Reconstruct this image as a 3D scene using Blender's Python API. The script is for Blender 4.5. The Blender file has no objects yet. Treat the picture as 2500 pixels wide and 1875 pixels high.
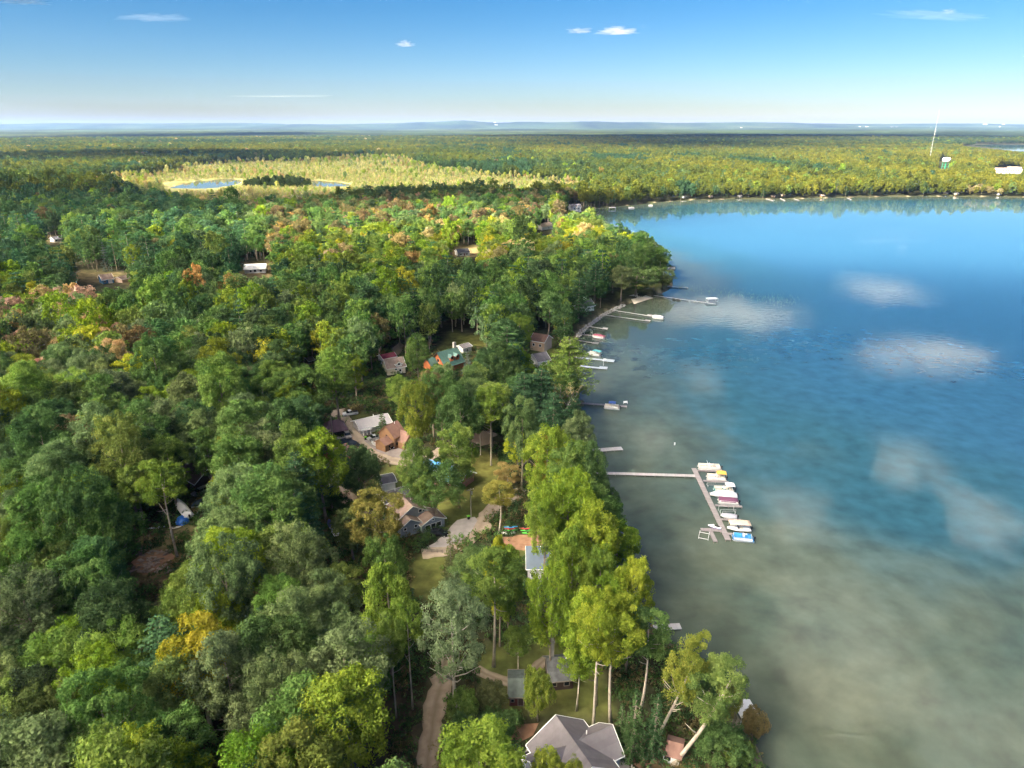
import bpy, bmesh, math, random
import numpy as np
from mathutils import Vector, Matrix, noise as mnoise

rad = math.radians
SC = bpy.context.scene
COL = SC.collection
SC.render.engine = 'CYCLES'

# ------------------------------------------------------------------ camera
CAM_H = 100.0
PITCH = 20.69                      # degrees below the horizontal
FPX = 1667.0                       # focal length in photo pixels (2500 wide)
cam_d = bpy.data.cameras.new('camera'); cam = bpy.data.objects.new('camera', cam_d)
COL.objects.link(cam); SC.camera = cam
cam.location = (0, 0, CAM_H)
cam.rotation_euler = (rad(90 - PITCH), 0, 0)
cam_d.sensor_fit = 'HORIZONTAL'; cam_d.sensor_width = 36.0
cam_d.lens = 36.0 * FPX / 2500.0
cam_d.clip_start = 1.0; cam_d.clip_end = 90000.0

# ------------------------------------------------------------------ sun and sky
SUN_EL = 38.0
SUN_AZ = 233.0                     # compass degrees clockwise from +Y (the view direction)
sx, sy = math.sin(rad(SUN_AZ)), math.cos(rad(SUN_AZ))
SUN_DIR = Vector((sx * math.cos(rad(SUN_EL)), sy * math.cos(rad(SUN_EL)), math.sin(rad(SUN_EL))))
sun_d = bpy.data.lights.new('sun', 'SUN'); sun = bpy.data.objects.new('sun', sun_d)
COL.objects.link(sun)
sun_d.energy = 5.0; sun_d.angle = rad(9.0); sun_d.color = (1.0, 0.88, 0.69)
sun.rotation_euler = (-SUN_DIR).to_track_quat('-Z', 'Y').to_euler()
sun.location = (-300, -200, 400)

world = bpy.data.worlds.new('World'); SC.world = world
world.use_nodes = True
wn, wl = world.node_tree.nodes, world.node_tree.links
wn.clear()
w_out = wn.new('ShaderNodeOutputWorld'); w_bg = wn.new('ShaderNodeBackground')
w_sky = wn.new('ShaderNodeTexSky'); w_sky.sky_type = 'NISHITA'; w_sky.sun_disc = False
w_sky.sun_elevation = rad(SUN_EL); w_sky.sun_rotation = rad(SUN_AZ)
w_sky.air_density = 1.0; w_sky.dust_density = 0.1; w_sky.ozone_density = 3.5; w_sky.altitude = 200
w_hs = wn.new('ShaderNodeHueSaturation'); w_hs.inputs['Saturation'].default_value = 1.32
w_k1 = wn.new('ShaderNodeVectorMath'); w_k1.operation = 'SCALE'; w_k1.inputs[3].default_value = 0.2      # tone response: deeper zenith, same horizon
w_gm = wn.new('ShaderNodeGamma'); w_gm.inputs[1].default_value = 1.18
w_k2 = wn.new('ShaderNodeVectorMath'); w_k2.operation = 'SCALE'; w_k2.inputs[3].default_value = 1.55
wl.new(w_sky.outputs[0], w_k1.inputs[0]); wl.new(w_k1.outputs[0], w_gm.inputs[0]); wl.new(w_gm.outputs[0], w_k2.inputs[0])
wl.new(w_k2.outputs[0], w_hs.inputs['Color']); w_hs.inputs['Hue'].default_value = 0.487
w_wb = wn.new('ShaderNodeMix'); w_wb.data_type = 'RGBA'; w_wb.blend_type = 'MULTIPLY'; w_wb.inputs[0].default_value = 1.0
w_wb.inputs[7].default_value = (0.895, 0.905, 1.10, 1)          # cool white balance of the picture
wl.new(w_hs.outputs[0], w_wb.inputs[6]); wl.new(w_wb.outputs[2], w_bg.inputs['Color']); w_bg.inputs['Strength'].default_value = 0.05
wl.new(w_bg.outputs[0], w_out.inputs[0])

SC.view_settings.view_transform = 'Standard'; SC.view_settings.look = 'None'
SC.view_settings.exposure = 2.84; SC.view_settings.gamma = 1.0
SC.view_settings.use_curve_mapping = False
cy = SC.cycles
cy.use_denoising = True
cy.max_bounces = 12; cy.diffuse_bounces = 4; cy.glossy_bounces = 3; cy.transmission_bounces = 3
cy.transparent_max_bounces = 8; cy.volume_bounces = 8
cy.caustics_reflective = False; cy.caustics_refractive = False
cy.sample_clamp_indirect = 6.0

# ------------------------------------------------------------------ pixel <-> world helpers
_cp, _sp = math.cos(rad(PITCH)), math.sin(rad(PITCH))
def ray(u, v):
    a, b = (u - 1250.0) / FPX, (937.5 - v) / FPX
    return Vector((a, _cp + b * _sp, -_sp + b * _cp))
def at(u, v, z=1.2):
    d = ray(u, v); t = (z - CAM_H) / d.z
    return Vector((d.x * t, d.y * t, z))
def proj(x, y, z):
    """world arrays -> photo pixels"""
    zz = z - CAM_H
    f = y * _cp - zz * _sp
    up = y * _sp + zz * _cp
    f = np.maximum(f, 1e-3)
    return 1250.0 + FPX * x / f, 937.5 - FPX * up / f

# ------------------------------------------------------------------ materials
MATS = {}
def new_mat(name):
    m = bpy.data.materials.new(name); m.use_nodes = True
    m.node_tree.nodes.clear()
    return m, m.node_tree.nodes, m.node_tree.links
def N(ns, kind, **kw):
    n = ns.new(kind)
    for k, v in kw.items():
        if k.startswith('i_'):
            n.inputs[k[2:].replace('_', ' ')].default_value = v
        else:
            setattr(n, k, v)
    return n
def mat(name, col, rough=0.7, metal=0.0, var=0.12, scale=1.5, spec=0.3, bump=0.0, col2=None, stripes=None, coat=0.0):
    """plain surface with procedural tonal variation, wear and optional stripes (axis, width, depth)"""
    if name in MATS: return MATS[name]
    m, ns, ls = new_mat(name)
    out = N(ns, 'ShaderNodeOutputMaterial'); p = N(ns, 'ShaderNodeBsdfPrincipled')
    tc = N(ns, 'ShaderNodeTexCoord')
    nz = N(ns, 'ShaderNodeTexNoise'); nz.inputs['Scale'].default_value = scale; nz.inputs['Detail'].default_value = 6
    ls.new(tc.outputs['Object'], nz.inputs['Vector'])
    mix = N(ns, 'ShaderNodeMix', data_type='RGBA')
    a = [max(0, c * (1 - var)) for c in col]; b = [min(1, c * (1 + var)) for c in (col2 or col)]
    mix.inputs[6].default_value = (*a, 1); mix.inputs[7].default_value = (*b, 1)
    rmp = N(ns, 'ShaderNodeMapRange'); rmp.inputs[1].default_value = 0.3; rmp.inputs[2].default_value = 0.7
    ls.new(nz.outputs['Fac'], rmp.inputs[0]); ls.new(rmp.outputs[0], mix.inputs[0])
    colout = mix.outputs[2]
    bsrc = nz.outputs['Fac']
    if stripes:
        ax, wdt, dep = stripes
        sp = N(ns, 'ShaderNodeSeparateXYZ'); ls.new(tc.outputs['Object'], sp.inputs[0])
        d = N(ns, 'ShaderNodeMath', operation='DIVIDE'); d.inputs[1].default_value = wdt
        ls.new(sp.outputs['XYZ'.index(ax)], d.inputs[0])
        fl = N(ns, 'ShaderNodeMath', operation='FLOOR'); ls.new(d.outputs[0], fl.inputs[0])
        wn_ = N(ns, 'ShaderNodeTexWhiteNoise', noise_dimensions='1D'); ls.new(fl.outputs[0], wn_.inputs['W'])
        m2 = N(ns, 'ShaderNodeMix', data_type='RGBA', blend_type='MULTIPLY'); m2.inputs[0].default_value = 1.0
        mr = N(ns, 'ShaderNodeMapRange'); mr.inputs[3].default_value = 1 - dep; mr.inputs[4].default_value = 1 + dep
        ls.new(wn_.outputs['Value'], mr.inputs[0])
        cmb = N(ns, 'ShaderNodeCombineColor')
        for k in range(3): ls.new(mr.outputs[0], cmb.inputs[k])
        ls.new(colout, m2.inputs[6]); ls.new(cmb.outputs[0], m2.inputs[7]); colout = m2.outputs[2]
        fr = N(ns, 'ShaderNodeMath', operation='FRACT'); ls.new(d.outputs[0], fr.inputs[0]); bsrc = fr.outputs[0]
    ls.new(colout, p.inputs['Base Color'])
    p.inputs['Roughness'].default_value = rough; p.inputs['Metallic'].default_value = metal
    p.inputs['Specular IOR Level'].default_value = spec
    if coat: p.inputs['Coat Weight'].default_value = coat
    if bump:
        bp = N(ns, 'ShaderNodeBump'); bp.inputs['Strength'].default_value = bump; bp.inputs['Distance'].default_value = 0.05
        ls.new(bsrc, bp.inputs['Height']); ls.new(bp.outputs[0], p.inputs['Normal'])
    ls.new(p.outputs[0], out.inputs[0])
    MATS[name] = m
    return m

# ------------------------------------------------------------------ object helpers
def tag(o, label=None, cat=None, group=None, kind=None):
    if label: o['label'] = label
    if cat: o['category'] = cat
    if group: o['group'] = group
    if kind: o['kind'] = kind
    return o
def link(name, me, parent=None, loc=(0, 0, 0), rz=0.0, scale=None):
    o = bpy.data.objects.new(name, me); COL.objects.link(o)
    o.location = loc; o.rotation_euler = (0, 0, rz)
    if scale is not None: o.scale = scale
    if parent is not None: o.parent = parent
    return o
def empty(name, loc, rz=0.0, label=None, cat=None, group=None):
    o = link(name, None, None, loc, rz)
    o.empty_display_size = 0.5
    return tag(o, label, cat, group)
def fast_mesh(name, V, F, mats=(), midx=None, smooth=False, attrs=None, cattrs=None):
    """V (n,3), F (m,k) with k fixed"""
    V = np.asarray(V, dtype=np.float32); F = np.asarray(F, dtype=np.int32)
    me = bpy.data.meshes.new(name)
    me.vertices.add(len(V)); me.vertices.foreach_set('co', V.ravel())
    k = F.shape[1]; m = len(F)
    me.loops.add(m * k); me.loops.foreach_set('vertex_index', F.ravel())
    me.polygons.add(m)
    me.polygons.foreach_set('loop_start', np.arange(0, m * k, k, dtype=np.int32))
    me.polygons.foreach_set('loop_total', np.full(m, k, dtype=np.int32))
    if midx is not None: me.polygons.foreach_set('material_index', np.asarray(midx, dtype=np.int32))
    me.polygons.foreach_set('use_smooth', np.full(m, bool(smooth)))
    for mt in mats: me.materials.append(mt)
    for nm, arr in (attrs or {}).items():
        a = me.attributes.new(nm, 'FLOAT', 'POINT'); a.data.foreach_set('value', np.asarray(arr, dtype=np.float32))
    for nm, arr in (cattrs or {}).items():
        a = me.attributes.new(nm, 'FLOAT_COLOR', 'POINT'); a.data.foreach_set('color', np.asarray(arr, dtype=np.float32).ravel())
    me.update(calc_edges=True); me.validate()
    return me

class MB:
    """collects boxes, prisms and tubes; build() links them as one mesh object"""
    def __init__(s): s.v = []; s.f = []
    def poly(s, pts, faces):
        b = len(s.v); s.v += [tuple(p) for p in pts]; s.f += [tuple(i + b for i in f) for f in faces]; return s
    def box(s, x0, x1, y0, y1, z0, z1):
        p = [(x0,y0,z0),(x1,y0,z0),(x1,y1,z0),(x0,y1,z0),(x0,y0,z1),(x1,y0,z1),(x1,y1,z1),(x0,y1,z1)]
        return s.poly(p, [(0,3,2,1),(4,5,6,7),(0,1,5,4),(1,2,6,5),(2,3,7,6),(3,0,4,7)])
    def cbox(s, c, d):
        return s.box(c[0]-d[0]/2, c[0]+d[0]/2, c[1]-d[1]/2, c[1]+d[1]/2, c[2]-d[2]/2, c[2]+d[2]/2)
    def loft(s, rings, cap=True, closed=True):
        n = len(rings[0]); b = len(s.v)
        for r in rings: s.v += [tuple(p) for p in r]
        for i in range(len(rings) - 1):
            for j in range(n if closed else n - 1):
                k = (j + 1) % n
                s.f.append((b+i*n+j, b+i*n+k, b+(i+1)*n+k, b+(i+1)*n+j))
        if cap and closed:
            s.f.append(tuple(b + j for j in reversed(range(n))))
            s.f.append(tuple(b + (len(rings)-1)*n + j for j in range(n)))
        return s
    def tube(s, pts, radii, n=6):
        rings = []
        pts = [Vector(p) for p in pts]
        if not hasattr(radii, '__len__'): radii = [radii] * len(pts)
        for i, p in enumerate(pts):
            t = (pts[min(i+1, len(pts)-1)] - pts[max(i-1, 0)]).normalized()
            a = t.orthogonal().normalized()
            if i and abs(t.dot(pa)) < 0.98: a = (pa - t * pa.dot(t)).normalized()
            pa = a; b = t.cross(a)
            rings.append([p + (a * math.cos(2*math.pi*k/n) + b * math.sin(2*math.pi*k/n)) * radii[i] for k in range(n)])
        return s.loft(rings)
    def mesh(s, name, m, smooth=False):
        me = bpy.data.meshes.new(name); me.from_pydata(s.v, [], s.f)
        if m is not None: me.materials.append(m)
        if smooth: me.polygons.foreach_set('use_smooth', [True] * len(me.polygons))
        me.update(); me.validate()
        return me
    def build(s, name, m, parent=None, loc=(0,0,0), rz=0.0, smooth=False):
        return link(name, s.mesh(name, m, smooth), parent, loc, rz)
# ================================================================== THE LAND AND THE LAKE
SHORE_PX = [(1905,1960),(1868,1875),(1846,1815),(1800,1745),(1745,1668),(1655,1575),(1560,1520),(1505,1400),(1478,1300),(1452,1225),(1440,1150),
            (1430,1090),(1420,1030),(1412,985),(1408,930),(1406,895),(1403,865),(1405,842),(1412,822),(1440,796),(1478,768),(1500,757),(1530,744),(1552,735),
            (1590,724),(1622,714),(1641,702),(1644,690),(1632,672),(1612,655),(1575,642),(1530,622),(1490,604),(1450,580),(1415,552),(1398,530),(1396,518),
            (1425,511),(1470,508),(1515,504),(1560,499),(1620,493),(1690,489),(1770,487),(1850,487),(1950,486),(2050,483),(2150,481),(2300,480),
            (2400,481),(2500,482),(2700,484)]
shore = [at(u, v, 0.0).to_2d() for u, v in SHORE_PX]
shore += [Vector(p) for p in ((1450, 900), (1600, 500), (1500, 0), (1100, -500), (500, -560), (200, -330), (95, -120), (66, 20))]
shore = np.array([(p.x, p.y) for p in shore])
def wpoly(px, z=1.2):
    return np.array([(at(u, v, z).x, at(u, v, z).y) for u, v in px])
POND_A = wpoly([(395,463),(430,452),(480,441),(545,436),(592,437),(585,446),(560,452),(520,458),(460,463)])
POND_B = wpoly([(757,441),(790,440),(830,444),(858,449),(850,454),(800,455),(765,452)])
LAKE_2 = np.array([(2000, 2900), (2160, 2480), (2600, 2250), (3600, 2400), (4100, 3700), (3400, 4200), (2700, 4250), (2520, 3950), (2300, 3400)], float)
LAKE_3 = np.array([(-2500, 14300), (-1950, 14300), (-1750, 15600), (-2700, 15800)], float)

def sdist(P, poly):
    """signed distance, positive inside the polygon"""
    x, y = P[:, 0], P[:, 1]
    d2 = np.full(len(P), 1e18); inside = np.zeros(len(P), bool)
    n = len(poly)
    for i in range(n):
        ax, ay = poly[i]; bx, by = poly[(i + 1) % n]
        ex, ey = bx - ax, by - ay
        t = np.clip(((x - ax) * ex + (y - ay) * ey) / (ex * ex + ey * ey + 1e-9), 0, 1)
        d2 = np.minimum(d2, (x - ax - t * ex) ** 2 + (y - ay - t * ey) ** 2)
        c = ((ay > y) != (by > y)) & (x < (bx - ax) * (y - ay) / (by - ay + 1e-12) + ax)
        inside ^= c
    d = np.sqrt(d2)
    return np.where(inside, d, -d)

def vnoise(x, y, s, seed=0):
    """smooth value noise, vectorised, range about -1..1"""
    x = x / s + seed * 17.31; y = y / s - seed * 9.73
    xi, yi = np.floor(x).astype(np.int64), np.floor(y).astype(np.int64)
    fx, fy = x - xi, y - yi
    fx, fy = fx * fx * (3 - 2 * fx), fy * fy * (3 - 2 * fy)
    def h(a, b):
        k = (a * 374761393 + b * 668265263 + seed * 974711) & 0xffffffff
        k = ((k ^ (k >> 13)) * 1274126177) & 0xffffffff
        return ((k ^ (k >> 16)) & 0xffff) / 32767.5 - 1.0
    return (h(xi, yi) * (1 - fx) + h(xi + 1, yi) * fx) * (1 - fy) + (h(xi, yi + 1) * (1 - fx) + h(xi + 1, yi + 1) * fx) * fy

CANOPY_R0, CANOPY_R1 = 5300.0, 6000.0
def water_sd(P):
    """positive inside any water body"""
    s = sdist(P, shore)
    near = np.hypot(P[:, 0], P[:, 1])
    for q in (POND_A, POND_B, LAKE_2, LAKE_3):
        s = np.maximum(s, sdist(P, q))
    return s
def hills(x, y):
    h = np.zeros_like(x)
    # wooded rise behind the yards
    h += 17 * np.exp(-(((x + 620) / 290) ** 2 + ((y - 1000) / 130) ** 2))
    for cx, cyy, rx, ry, hh in ((-4200,22000,3000,2500,110),(900,23000,3600,2500,130),(-1700,22500,900,1200,80),(-2900,21500,500,900,35),(300,22000,700,900,40),(2600,22500,1300,1500,60),(4300,22500,700,1000,35),(-6500,22000,900,900,40),
                               (-14000,24000,5000,2500,150),(-9000,25500,2600,2000,120),(7000,24000,4000,2600,130),(15000,25000,6000,3000,140),(11000,19000,5000,2000,40)):
        h += 1.1 * hh * np.exp(-(((x - cx) / rx) ** 2 + ((y - cyy) / ry) ** 2))
    r = np.hypot(x, y)
    far = np.clip((r - 3500) / 8000, 0, 1)
    h += far * (14 * vnoise(x, y, 2600, 3) + 8 * vnoise(x, y, 900, 4) + 12)
    return np.maximum(h, 0)
def land_h(x, y, sd=None):
    P = np.stack([x, y], 1)
    if sd is None: sd = water_sd(P)
    bank = np.clip((-sd) * 0.22, -3.0, 1.2)
    r = np.hypot(x, y)
    return bank + hills(x, y) * np.clip(-sd / 40, 0, 1)

# one sheet of ground, rings growing towards the horizon
ang = np.concatenate([np.linspace(rad(-52), rad(52), 620), np.linspace(rad(52), rad(308), 72)[1:-1]])
R0, R1, NR = 8.0, 29500.0, 370
rr = R0 * (R1 / R0) ** (np.arange(NR) / (NR - 1))
A, Rg = np.meshgrid(ang, rr)
gx, gy = (np.sin(A) * Rg).ravel(), (np.cos(A) * Rg).ravel()
gsd = water_sd(np.stack([gx, gy], 1))
gz = land_h(gx, gy, gsd)
gr = np.hypot(gx, gy)
can = np.clip((gr - CANOPY_R0) / (CANOPY_R1 - CANOPY_R0), 0, 1) * np.clip((-gsd - 8) / 25, 0, 1)
gz += can * (13 + 3.5 * vnoise(gx, gy, 40, 11) + 3.0 * vnoise(gx, gy, 130, 12) + 4.0 * vnoise(gx, gy, 420, 13) + 2.0 * np.random.default_rng(5).uniform(-1, 1, len(gx)))
na = len(ang)
I, J = np.meshgrid(np.arange(NR - 1), np.arange(na), indexing='ij')
Jn = (J + 1) % na
GF = np.stack([I * na + J, (I + 1) * na + J, (I + 1) * na + Jn, I * na + Jn], -1).reshape(-1, 4)[:, ::-1]
# close the middle, under the camera
gv = np.stack([gx, gy, gz], 1)

def zone_cols(x, y):
    """what grows on the ground: straw in the marsh, lawn by the cottages, litter under trees, far canopy"""
    u, v = proj(x, y, np.full_like(x, 5.0))
    return u, v

def ground_mat():
    m, ns, ls = new_mat('ground')
    out = N(ns, 'ShaderNodeOutputMaterial'); p = N(ns, 'ShaderNodeBsdfPrincipled')
    tc = N(ns, 'ShaderNodeTexCoord')
    at_c = N(ns, 'ShaderNodeAttribute', attribute_name='gcol')
    n1 = N(ns, 'ShaderNodeTexNoise'); n1.inputs['Scale'].default_value = 0.35; n1.inputs['Detail'].default_value = 8
    n2 = N(ns, 'ShaderNodeTexNoise'); n2.inputs['Scale'].default_value = 0.045; n2.inputs['Detail'].default_value = 5
    for n in (n1, n2): ls.new(tc.outputs['Object'], n.inputs['Vector'])
    hs = N(ns, 'ShaderNodeHueSaturation')
    mr = N(ns, 'ShaderNodeMapRange'); mr.inputs[1].default_value = 0.25; mr.inputs[2].default_value = 0.75; mr.inputs[3].default_value = 0.55; mr.inputs[4].default_value = 1.45
    n3 = N(ns, 'ShaderNodeTexNoise'); n3.inputs['Scale'].default_value = 0.016; n3.inputs['Detail'].default_value = 7; n3.inputs['Roughness'].default_value = 0.75
    ls.new(tc.outputs['Object'], n3.inputs['Vector'])
    m3 = N(ns, 'ShaderNodeMapRange'); m3.inputs[1].default_value = 0.33; m3.inputs[2].default_value = 0.67; m3.inputs[3].default_value = 0.45; m3.inputs[4].default_value = 1.55
    ls.new(n3.outputs['Fac'], m3.inputs[0])
    mm = N(ns, 'ShaderNodeMath', operation='MULTIPLY'); ls.new(n1.outputs['Fac'], mr.inputs[0]); ls.new(mr.outputs[0], mm.inputs[0]); ls.new(m3.outputs[0], mm.inputs[1]); ls.new(mm.outputs[0], hs.inputs['Value'])
    mh = N(ns, 'ShaderNodeMapRange'); mh.inputs[1].default_value = 0.25; mh.inputs[2].default_value = 0.75; mh.inputs[3].default_value = 0.47; mh.inputs[4].default_value = 0.53
    ls.new(n2.outputs['Fac'], mh.inputs[0]); ls.new(mh.outputs[0], hs.inputs['Hue'])
    ls.new(at_c.outputs['Color'], hs.inputs['Color'])
    ls.new(hs.outputs[0], p.inputs['Base Color']); p.inputs['Roughness'].default_value = 0.95; p.inputs['Specular IOR Level'].default_value = 0.1
    bp = N(ns, 'ShaderNodeBump'); bp.inputs['Strength'].default_value = 0.5; bp.inputs['Distance'].default_value = 0.15
    ls.new(n1.outputs['Fac'], bp.inputs['Height']); ls.new(bp.outputs[0], p.inputs['Normal'])
    ls.new(p.outputs[0], out.inputs[0])
    return m

FOREST_FLOOR = np.array((0.044, 0.046, 0.022)); LAWN = np.array((0.095, 0.105, 0.028)); MARSH = np.array((0.17, 0.165, 0.06))
FAR = np.array((0.030, 0.048, 0.018)); SAND = np.array((0.30, 0.25, 0.17)); FIELD = np.array((0.16, 0.125, 0.06))
MARSH_W = wpoly([(150,470),(230,442),(330,432),(430,410),(640,392),(760,398),(900,382),(1010,396),(1120,424),(1300,436),(1420,454),(1400,474),(1200,490),(950,502),(800,516),(600,528),(450,522),(330,484)])
def marsh_wob(x, y): return 55 * vnoise(x, y, 170, 31) + 28 * vnoise(x, y, 60, 32)
LAWNS = [wpoly(q) for q in ([(1100,1110),(1190,1100),(1235,1150),(1235,1230),(1180,1280),(1110,1290),(1040,1270),(1050,1180)],
                            [(945,1130),(1040,1125),(1060,1200),(1010,1215),(950,1235),(880,1240),(870,1210)],
                            [(850,1010),(905,1005),(930,1030),(930,1075),(880,1060)],
                            [(1000,1360),(1080,1340),(1110,1420),(1080,1470),(1010,1450)],
                            [(1060,856),(1180,852),(1205,826),(1100,812)],
                            [(1180,1600),(1330,1560),(1440,1600),(1520,1760),(1330,1740),(1200,1720)],
                            [(1285,1270),(1420,1290),(1440,1350),(1250,1360)],
                            [(1290,830),(1360,830),(1370,880),(1290,900)], [(1500,735),(1560,715),(1640,700),(1640,690),(1560,690),(1500,715)])]
FIELDS = [wpoly(q) for q in ([(0,600),(120,600),(180,592),(150,578),(60,572),(0,578)], [(578,680),(668,680),(664,640),(585,640)], [(170,690),(320,690),(300,665),(200,662)],
                             [(1060,628),(1180,628),(1170,600),(1080,596)], [(330,1310),(520,1300),(510,1390),(330,1430)])]
gc = np.tile(FOREST_FLOOR, (len(gx), 1))
def paint(poly, col, soft, wob=0.0):
    global gc
    box = (gx > poly[:,0].min()-80) & (gx < poly[:,0].max()+80) & (gy > poly[:,1].min()-80) & (gy < poly[:,1].max()+80)
    ii = np.where(box)[0]
    if not len(ii): return
    s = sdist(np.stack([gx[ii], gy[ii]], 1), poly) + wob * vnoise(gx[ii], gy[ii], 14, 7)
    w = np.clip(s / soft + 0.5, 0, 1)[:, None]
    gc[ii] = gc[ii] * (1 - w) + col * w
for q in LAWNS: paint(q, LAWN, 3.0, 2.0)
for q in FIELDS: paint(q, FIELD, 6.0, 4.0)
paint(wpoly([(770,1240),(870,1250),(930,1290),(1000,1320),(1000,1380),(900,1400),(800,1370)]), LAWN * 0.8, 5.0, 3.0); paint(wpoly([(900,1640),(1020,1600),(1030,1875),(930,1960),(880,1800)]), np.array((0.075, 0.062, 0.035)), 5.0, 3.0); paint(wpoly([(1480,1760),(1640,1780),(1760,1860),(1740,1960),(1500,1900)]), np.array((0.085, 0.065, 0.035)), 5.0, 3.0)
paint(MARSH_W, MARSH, 90.0, 60.0)
w = (can[:, None] > 0) * np.clip((gr - CANOPY_R0) / 300, 0, 1)[:, None]
fc = FAR * (1 + 0.3 * vnoise(gx, gy, 160, 21) + 0.55 * vnoise(gx, gy * 0.45, 700, 22))[:, None]
fc = fc * (1 + np.clip(vnoise(gx, gy, 900, 23), 0, 1)[:, None] * np.array((0.9, 0.45, 0.1)))
gc = gc * (1 - w) + fc * w
w = np.clip(1 - np.abs(gsd + 1.0) / 2.2, 0, 1)[:, None] * np.clip((gr < 1500), 0, 1)[:, None] * 0.8
gc = gc * (1 - w) + SAND * w
gcol = np.concatenate([np.clip(gc, 0, 1), np.ones((len(gx), 1))], 1)
ground_m = ground_mat()
gme = fast_mesh('ground', gv, GF, [ground_m], smooth=True, cattrs={'gcol': gcol})
ground = link('ground', gme); tag(ground, kind='structure')

# ---- lake
def water_mat(name, shallow, mid, deep):
    m, ns, ls = new_mat(name)
    out = N(ns, 'ShaderNodeOutputMaterial')
    tc = N(ns, 'ShaderNodeTexCoord')
    dep = N(ns, 'ShaderNodeAttribute', attribute_name='depth')
    nz = N(ns, 'ShaderNodeTexNoise'); nz.inputs['Scale'].default_value = 0.018; nz.inputs['Detail'].default_value = 4; nz.inputs['Distortion'].default_value = 0.8
    nzf = N(ns, 'ShaderNodeTexNoise'); nzf.inputs['Scale'].default_value = 0.16; nzf.inputs['Detail'].default_value = 5
    for n in (nz, nzf): ls.new(tc.outputs['Object'], n.inputs['Vector'])
    # broad noise disturbs the depth
    a = N(ns, 'ShaderNodeMath', operation='MULTIPLY_ADD'); a.inputs[1].default_value = 60.0; a.inputs[2].default_value = -30.0
    ls.new(nz.outputs['Fac'], a.inputs[0])
    b = N(ns, 'ShaderNodeMath', operation='ADD'); ls.new(a.outputs[0], b.inputs[0]); ls.new(dep.outputs['Fac'], b.inputs[1])
    c = N(ns, 'ShaderNodeMapRange'); c.inputs[1].default_value = 0; c.inputs[2].default_value = 115; ls.new(b.outputs[0], c.inputs[0])
    cr = N(ns, 'ShaderNodeValToRGB'); cr.color_ramp.interpolation = 'EASE'
    e = cr.color_ramp.elements
    e[0].position = 0.0; e[0].color = (*shallow, 1); e[1].position = 1.0; e[1].color = (*deep, 1)
    q = e.new(0.16); q.color = (*[s * 0.85 + k * 0.15 for s, k in zip(shallow, mid)], 1)
    q = e.new(0.5); q.color = (*mid, 1)
    ls.new(c.outputs[0], cr.inputs[0])
    mul = N(ns, 'ShaderNodeMix', data_type='RGBA', blend_type='MULTIPLY'); mul.inputs[0].default_value = 1
    mr = N(ns, 'ShaderNodeMapRange'); mr.inputs[1].default_value = 0.3; mr.inputs[2].default_value = 0.7; mr.inputs[3].default_value = 0.78; mr.inputs[4].default_value = 1.15
    ls.new(nzf.outputs['Fac'], mr.inputs[0])
    cm = N(ns, 'ShaderNodeCombineColor')
    for k in range(3): ls.new(mr.outputs[0], cm.inputs[k])
    # noise varies the body colour: paler and darker patches, fading with depth
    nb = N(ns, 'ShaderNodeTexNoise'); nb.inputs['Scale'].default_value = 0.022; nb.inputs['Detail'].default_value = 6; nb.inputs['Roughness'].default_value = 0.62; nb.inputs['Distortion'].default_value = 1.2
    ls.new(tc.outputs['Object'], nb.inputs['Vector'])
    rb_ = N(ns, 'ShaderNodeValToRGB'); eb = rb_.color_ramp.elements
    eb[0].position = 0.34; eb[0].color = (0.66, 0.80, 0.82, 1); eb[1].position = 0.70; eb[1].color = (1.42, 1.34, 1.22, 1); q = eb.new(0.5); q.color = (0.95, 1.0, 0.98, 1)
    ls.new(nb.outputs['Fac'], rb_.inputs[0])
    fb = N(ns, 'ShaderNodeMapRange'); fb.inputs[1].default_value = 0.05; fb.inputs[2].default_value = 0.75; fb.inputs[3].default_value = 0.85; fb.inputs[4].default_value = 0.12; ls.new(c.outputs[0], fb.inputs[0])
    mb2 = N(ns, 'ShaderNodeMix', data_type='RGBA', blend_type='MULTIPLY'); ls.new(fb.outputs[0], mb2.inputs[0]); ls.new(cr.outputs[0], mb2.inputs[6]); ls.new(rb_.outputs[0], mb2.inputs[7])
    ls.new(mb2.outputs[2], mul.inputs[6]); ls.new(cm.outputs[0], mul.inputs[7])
    # ripples: short wavelets that come and go in patches, calm by the sheltered banks
    mp = N(ns, 'ShaderNodeMapping'); mp.inputs['Scale'].default_value = (0.35, 1.0, 1.0); mp.inputs['Rotation'].default_value = (0, 0, rad(-14))
    ls.new(tc.outputs['Object'], mp.inputs['Vector'])
    w1 = N(ns, 'ShaderNodeTexNoise'); w1.inputs['Scale'].default_value = 0.55; w1.inputs['Detail'].default_value = 3; w1.inputs['Roughness'].default_value = 0.45
    ls.new(mp.outputs[0], w1.inputs['Vector'])
    w2 = N(ns, 'ShaderNodeTexNoise'); w2.inputs['Scale'].default_value = 0.012; w2.inputs['Detail'].default_value = 2
    ls.new(mp.outputs[0], w2.inputs['Vector'])
    pm = N(ns, 'ShaderNodeMapRange'); pm.inputs[1].default_value = 0.42; pm.inputs[2].default_value = 0.66; pm.inputs[3].default_value = 0.03; pm.inputs[4].default_value = 0.34
    ls.new(w2.outputs['Fac'], pm.inputs[0])
    bp = N(ns, 'ShaderNodeBump'); bp.inputs['Distance'].default_value = 0.12
    ls.new(pm.outputs[0], bp.inputs['Strength']); ls.new(w1.outputs['Fac'], bp.inputs['Height'])
    df = N(ns, 'ShaderNodeBsdfDiffuse'); gl = N(ns, 'ShaderNodeBsdfGlossy'); gl.inputs['Roughness'].default_value = 0.03
    gl.inputs['Color'].default_value = (1, 1, 1, 1)
    ls.new(mul.outputs[2], df.inputs['Color']); ls.new(bp.outputs[0], gl.inputs['Normal'])
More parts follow.
